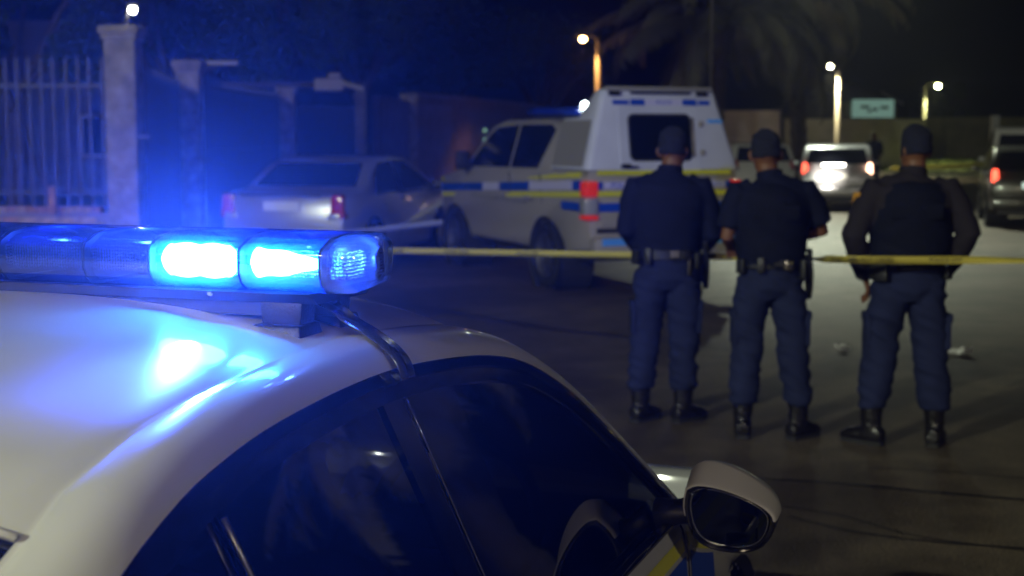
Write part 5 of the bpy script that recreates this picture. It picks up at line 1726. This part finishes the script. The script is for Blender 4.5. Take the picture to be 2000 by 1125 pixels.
# ------------------------------------------------------------------ TREES
def tree(x, y, h, rad, label, nl, seed, group='dark trees behind the left walls'):
    rnd = random.Random(seed)
    root = empty('garden_tree', (x, y, 0), 0, label, 'tree', group)
    tr = MB()
    tr.tube([(0, 0, 0), (.1, 0, h * .25), (0, .1, h * .5)], [.22, .17, .12], 9)
    cl_ = []
    for k in range(9):
        a = 2 * PI * k / 9 + rnd.uniform(-.3, .3); r = rad * rnd.uniform(.35, .9); zz = h * rnd.uniform(.55, 1.0)
        c = Vector((r * math.cos(a), r * math.sin(a), zz)); cl_.append((c, rad * rnd.uniform(.28, .5)))
        tr.tube([(0, .08, h * rnd.uniform(.35, .5)), c * .6 + Vector((0, 0, h * .22)), c], [.08, .05, .02], 6)
    tr.build('trunk', M['bark'], root, smooth='auto')
    b = MB()
    for i in range(nl):
        c, r = rnd.choice(cl_)
        d = Vector((rnd.gauss(0, 1), rnd.gauss(0, 1), rnd.gauss(0, .8))).normalized() * (r * rnd.random() ** .4)
        p = c + d; s = rnd.uniform(.07, .15)
        u = Vector((rnd.gauss(0, 1), rnd.gauss(0, 1), rnd.gauss(0, 1))).normalized(); v = u.orthogonal().normalized()
        b.add([p + u * s, p + v * s * .5, p - u * s, p - v * s * .5], [(0, 1, 2, 3)])
    b.build('crown', M['leaf'], root, fix=False)
    return root
for px, Y, h, r, lb, sd_ in ((120, 30, 5.6, 2.3, 'dark leafy tree behind the palisade fence', 1), (330, 36, 6.2, 2.6, 'dark tree rising between the two gate pillars', 2), (560, 40, 7.4, 3.4, 'large dark tree above the carport roof', 3),
                          (700, 44, 6.8, 3.0, 'broad dark tree right of the carport', 4), (880, 56, 6.0, 3.0, 'low dark tree above the grey plaster wall', 5), (1060, 66, 6.2, 3.0, 'faint tree crown left of the orange street lamp', 6)):
    tree(at_y(px, 200, Y).x - (1.0 if Y < 35 else 0), Y, h, r, lb, 5200, sd_)
p = at_y(1862, 205, 82)
tree(p.x, 84, 4.4, 1.9, 'small leafy tree lit by the greenish street lamp', 2500, 9, 'small trees on the right')

# ------------------------------------------------------------------ LITTER
def paper(px, py, w_, d_, label, rz_):
    p = at_z(px, py); b = MB(); g = []
    for i in range(6):
        row = []
        for j in range(6):
            u = (i / 5 - .5); v = (j / 5 - .5)
            row.append((u * w_, v * d_, .015 + .05 * abs(noise.noise(Vector((u * 5 + px, v * 5, 1)))) * 1.6))
        g.append(row)
    b.grid(g); o = b.build('paper_scrap', M['paper'], smooth=False)
    o.location = (p.x, p.y, 0); o.rotation_euler = (0, 0, rz_)
    tag(o, label, 'litter')
paper(1645, 687, .075, .12, 'crumpled white scrap on the road between the middle and right officers', .4)
paper(1872, 694, .17, .14, 'flat white sheet on the road right of the rightmost officer', .05)


# spots added for the bar's beams: up into the haze behind, forward onto the pickup
BLUE = (0.030, 0.10, 1.0)
light('module_beam', bar, (0.348, -0.114, 0.076), 2900, BLUE, 'SPOT', 0.035, aim=(.50, -1, 0.64), angle=110, blend=1.0)
light('module_beam', bar, (0.0, 0.135, 0.074), 1600, BLUE, 'SPOT', 0.02, aim=(-0.52, 1, 0.03), angle=56, blend=0.8)
for v_, y_, z_, w_ in ((0.06, -.03, .106, .7), (0.215, -.03, .106, 1.2), (0.348, -.02, .09, .9), (0.49, -.02, .09, .9), (0.601, -.05, .085, .9), (0.585, -.10, .095, .3), (-0.16, -.03, .106, .35)):  # points added inside the bar to light its lenses and end cap
    light('module_glow', bar, (v_, y_, z_), w_, (0.05, 0.15, 1.0), 'POINT', 0.008)

# ================================================================== HAZE ADDED FOR THE LAMP GLOW
hz = MB().box((20, 110, 5.2), (364, 304, 12.6)).build('haze', None)  # thin air volume added so its scatter stands for the blue lens flare
hm = bpy.data.materials.new('haze_air'); hm.use_nodes = True
hn = hm.node_tree
hn.nodes.remove(hn.nodes['Principled BSDF'])
pv = hn.nodes.new('ShaderNodeVolumePrincipled')
pv.inputs['Color'].default_value = (0.92, 0.95, 1.0, 1)
pv.inputs['Density'].default_value = 0.0009
pv.inputs['Anisotropy'].default_value = 0.84
hn.links.new(pv.outputs[0], hn.nodes['Material Output'].inputs['Volume'])
hz.data.materials.clear(); hz.data.materials.append(hm)
tag(hz, kind='stuff')
